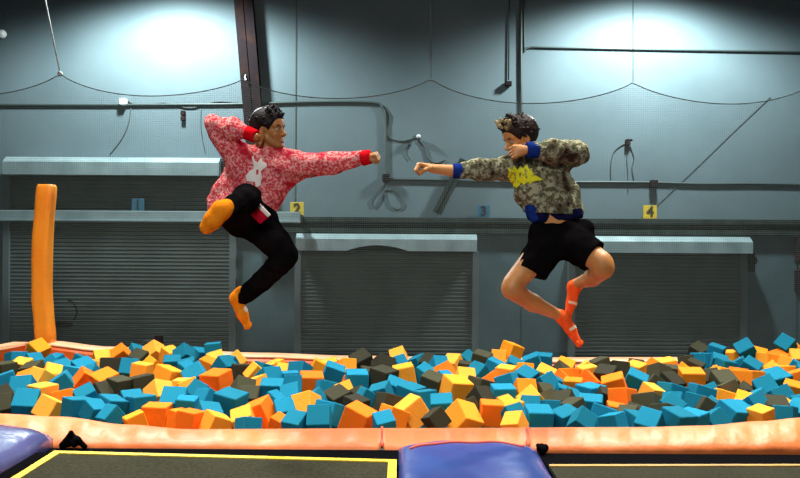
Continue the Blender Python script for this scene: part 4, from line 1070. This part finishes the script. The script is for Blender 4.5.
# hem rolled up: blue bulge in front, navy behind
lo, hi = bounds([J(520, 200, -.25), J(590, 232, .2)], .08); f = Field(lo, hi, .005)
f.cone(J(534, 213, -.03), J(540, 217, -.03), .05, .045, .04); f.cone(J(543, 213, .0), J(567, 214, .0), .092, .098, .03, (NY, .9)); f.wrinkle(.003, 40, 3)
f.clip(J(545, 222.5), (.12, 0, -1)); f.clip(J(555, 207), (0, 0, 1))
hem = link('hem_band', f.mesh('hem_band'), M['navy_rib'], root); hem['label'] = 'dark navy sweater hem'
lo, hi = bounds([J(520, 200, -.25), J(545, 228, .1)], .05); f = Field(lo, hi, .004)
f.cone(J(532, 210, -.045), J(535, 217, -.05), .046, .040, .02); f.wrinkle(.003, 45, 3)
link('hem_fold', f.mesh('hem_fold'), M['blue_rib'], root)['label'] = 'bright blue folded hem'
# shorts
lo, hi = bounds([J(505, 215, -.3), J(615, 290, .2)], .08); f = Field(lo, hi, .005)
f.cone(J(546, 236, 0), J(574, 234, 0), .095, .10, .04, (NY, 1.1)); f.cone(J(540, 231, -.02), J(583, 229, -.01), .064, .062, .02, (NY, 1.6))
f.cone(J(549, 242, -.02), J(527, 277, -.11), .115, .105, .04); f.cone(J(570, 242, -.03), J(598, 258, -.16), .115, .098, .04)
f.wrinkle(.0045, 28, 21)
f.clip(J(530, 276.5), (-.42, -.2, -.9)); f.clip(J(595, 255, -.14), (.72, -.45, -.52))
link('shorts', f.mesh('shorts'), M['pants'], root)
# socks
lo, hi = bounds([J(560, 275, .0), J(585, 325, .2)], .06); f = Field(lo, hi, .004)
f.cone(J(578.5, 284, .105), J(574, 287, .12), .040, .043, .02); f.cone(J(574, 287, .12), J(571.5, 303, .13), .040, .032, .02); f.cone(J(571.5, 303, .13), J(567, 318, .13), .031, .023, .02)
s1 = link('sock', f.mesh('sock'), M['sock_neon'], root)
lo, hi = bounds([J(550, 305, -.05), J(590, 352, .15)], .06); f = Field(lo, hi, .004)
f.cone(J(559, 315, .075), J(564, 318, .08), .038, .042, .02); f.cone(J(563, 318, .08), J(571, 330, .06), .042, .034, .02); f.cone(J(571, 330, .06), J(579, 344, .05), .032, .022, .02)
for k in range(5): f.cone(J(577 + k * 1.2, 342.5 - .3 * k, .02 + .012 * k), J(578.5 + k * 1.1, 346.5 - .9 * k, .02 + .012 * k), .009, .006, .006)
s2 = link('sock', f.mesh('sock'), M['sock_neon'], root)
bpy.context.view_layer.update()
decal('sock_mark', [(569, 300.5), (577, 302.5), (576.5, 305), (568.5, 303)], [s1], M['sock_mark'], root, .002, .4)
decal('sock_mark', [(569, 329), (575, 325), (576.5, 327.5), (571, 331)], [s2], M['sock_mark'], root, .002, .4)
burst = [(507, 167), (512, 170), (514, 165.5), (517.5, 170), (520, 166), (523, 169), (527, 164.5), (529, 169.5), (532, 169), (533, 173.5), (537, 176), (543, 179.5), (536, 181), (534.5, 180.5), (531, 184), (528, 181.5), (524, 185), (522, 182.5), (517, 188), (514.5, 187), (512, 184), (510, 180), (507.5, 176), (509, 172)]
decal('yellow_emblem', burst, [sw], M['yellow_print'], root, .004, .4, holes=([(514, 172), (515, 172), (516, 180), (515, 180)], [(519.5, 172), (521.5, 173), (521, 178), (519.5, 177)], [(525, 171), (526, 171), (527, 178), (526, 178)]))['label'] = 'jagged yellow emblem'

# ------------------------------------------------------------------ light
w = bpy.data.worlds.new('World'); sc.world = w; w.use_nodes = True
bg = w.node_tree.nodes['Background']; bg.inputs[0].default_value = (.55, .75, .85, 1); bg.inputs[1].default_value = .02
def lamp(kind, name, loc, energy, col, **kw):
    l = bpy.data.lights.new(name, kind); o = bpy.data.objects.new(name, l); COL.objects.link(o); o.location = loc; l.energy = energy; l.color = col
    for k, v in kw.items(): setattr(l, k, v)
    return o
# wall-washing high-bay lamps
for x, en in ((-3.05, 1250), (3.3, 1200)):
    lamp('SPOT', 'high_bay_lamp', (x, WY - 1.2, PADZ + 4.66), en, (.90, 1, .98), spot_size=math.radians(158), spot_blend=.5, shadow_soft_size=.18)
def aim(o, t): o.rotation_euler = (Vector(t) - o.location).to_track_quat('-Z', 'Y').to_euler()
for x, y, en in ((-2.7, 5.5, 135), (2.7, 5.5, 135), (0, 5.2, 45)):
    o = lamp('AREA', 'ceiling_lamp', (x, y, 6.6), en, (1, .95, .86), size=.9); o.data.spread = math.radians(84)
o = lamp('AREA', 'front_lamp', (-.8, -1.5, 5.2), 46, (1, .96, .90), size=1.4); aim(o, (0, 6, 1.6)); o.data.spread = math.radians(80)

sc.view_settings.view_transform = 'Standard'; sc.view_settings.look = 'None'; sc.view_settings.gamma = 1; sc.view_settings.exposure = 0
sc.view_settings.use_curve_mapping = False
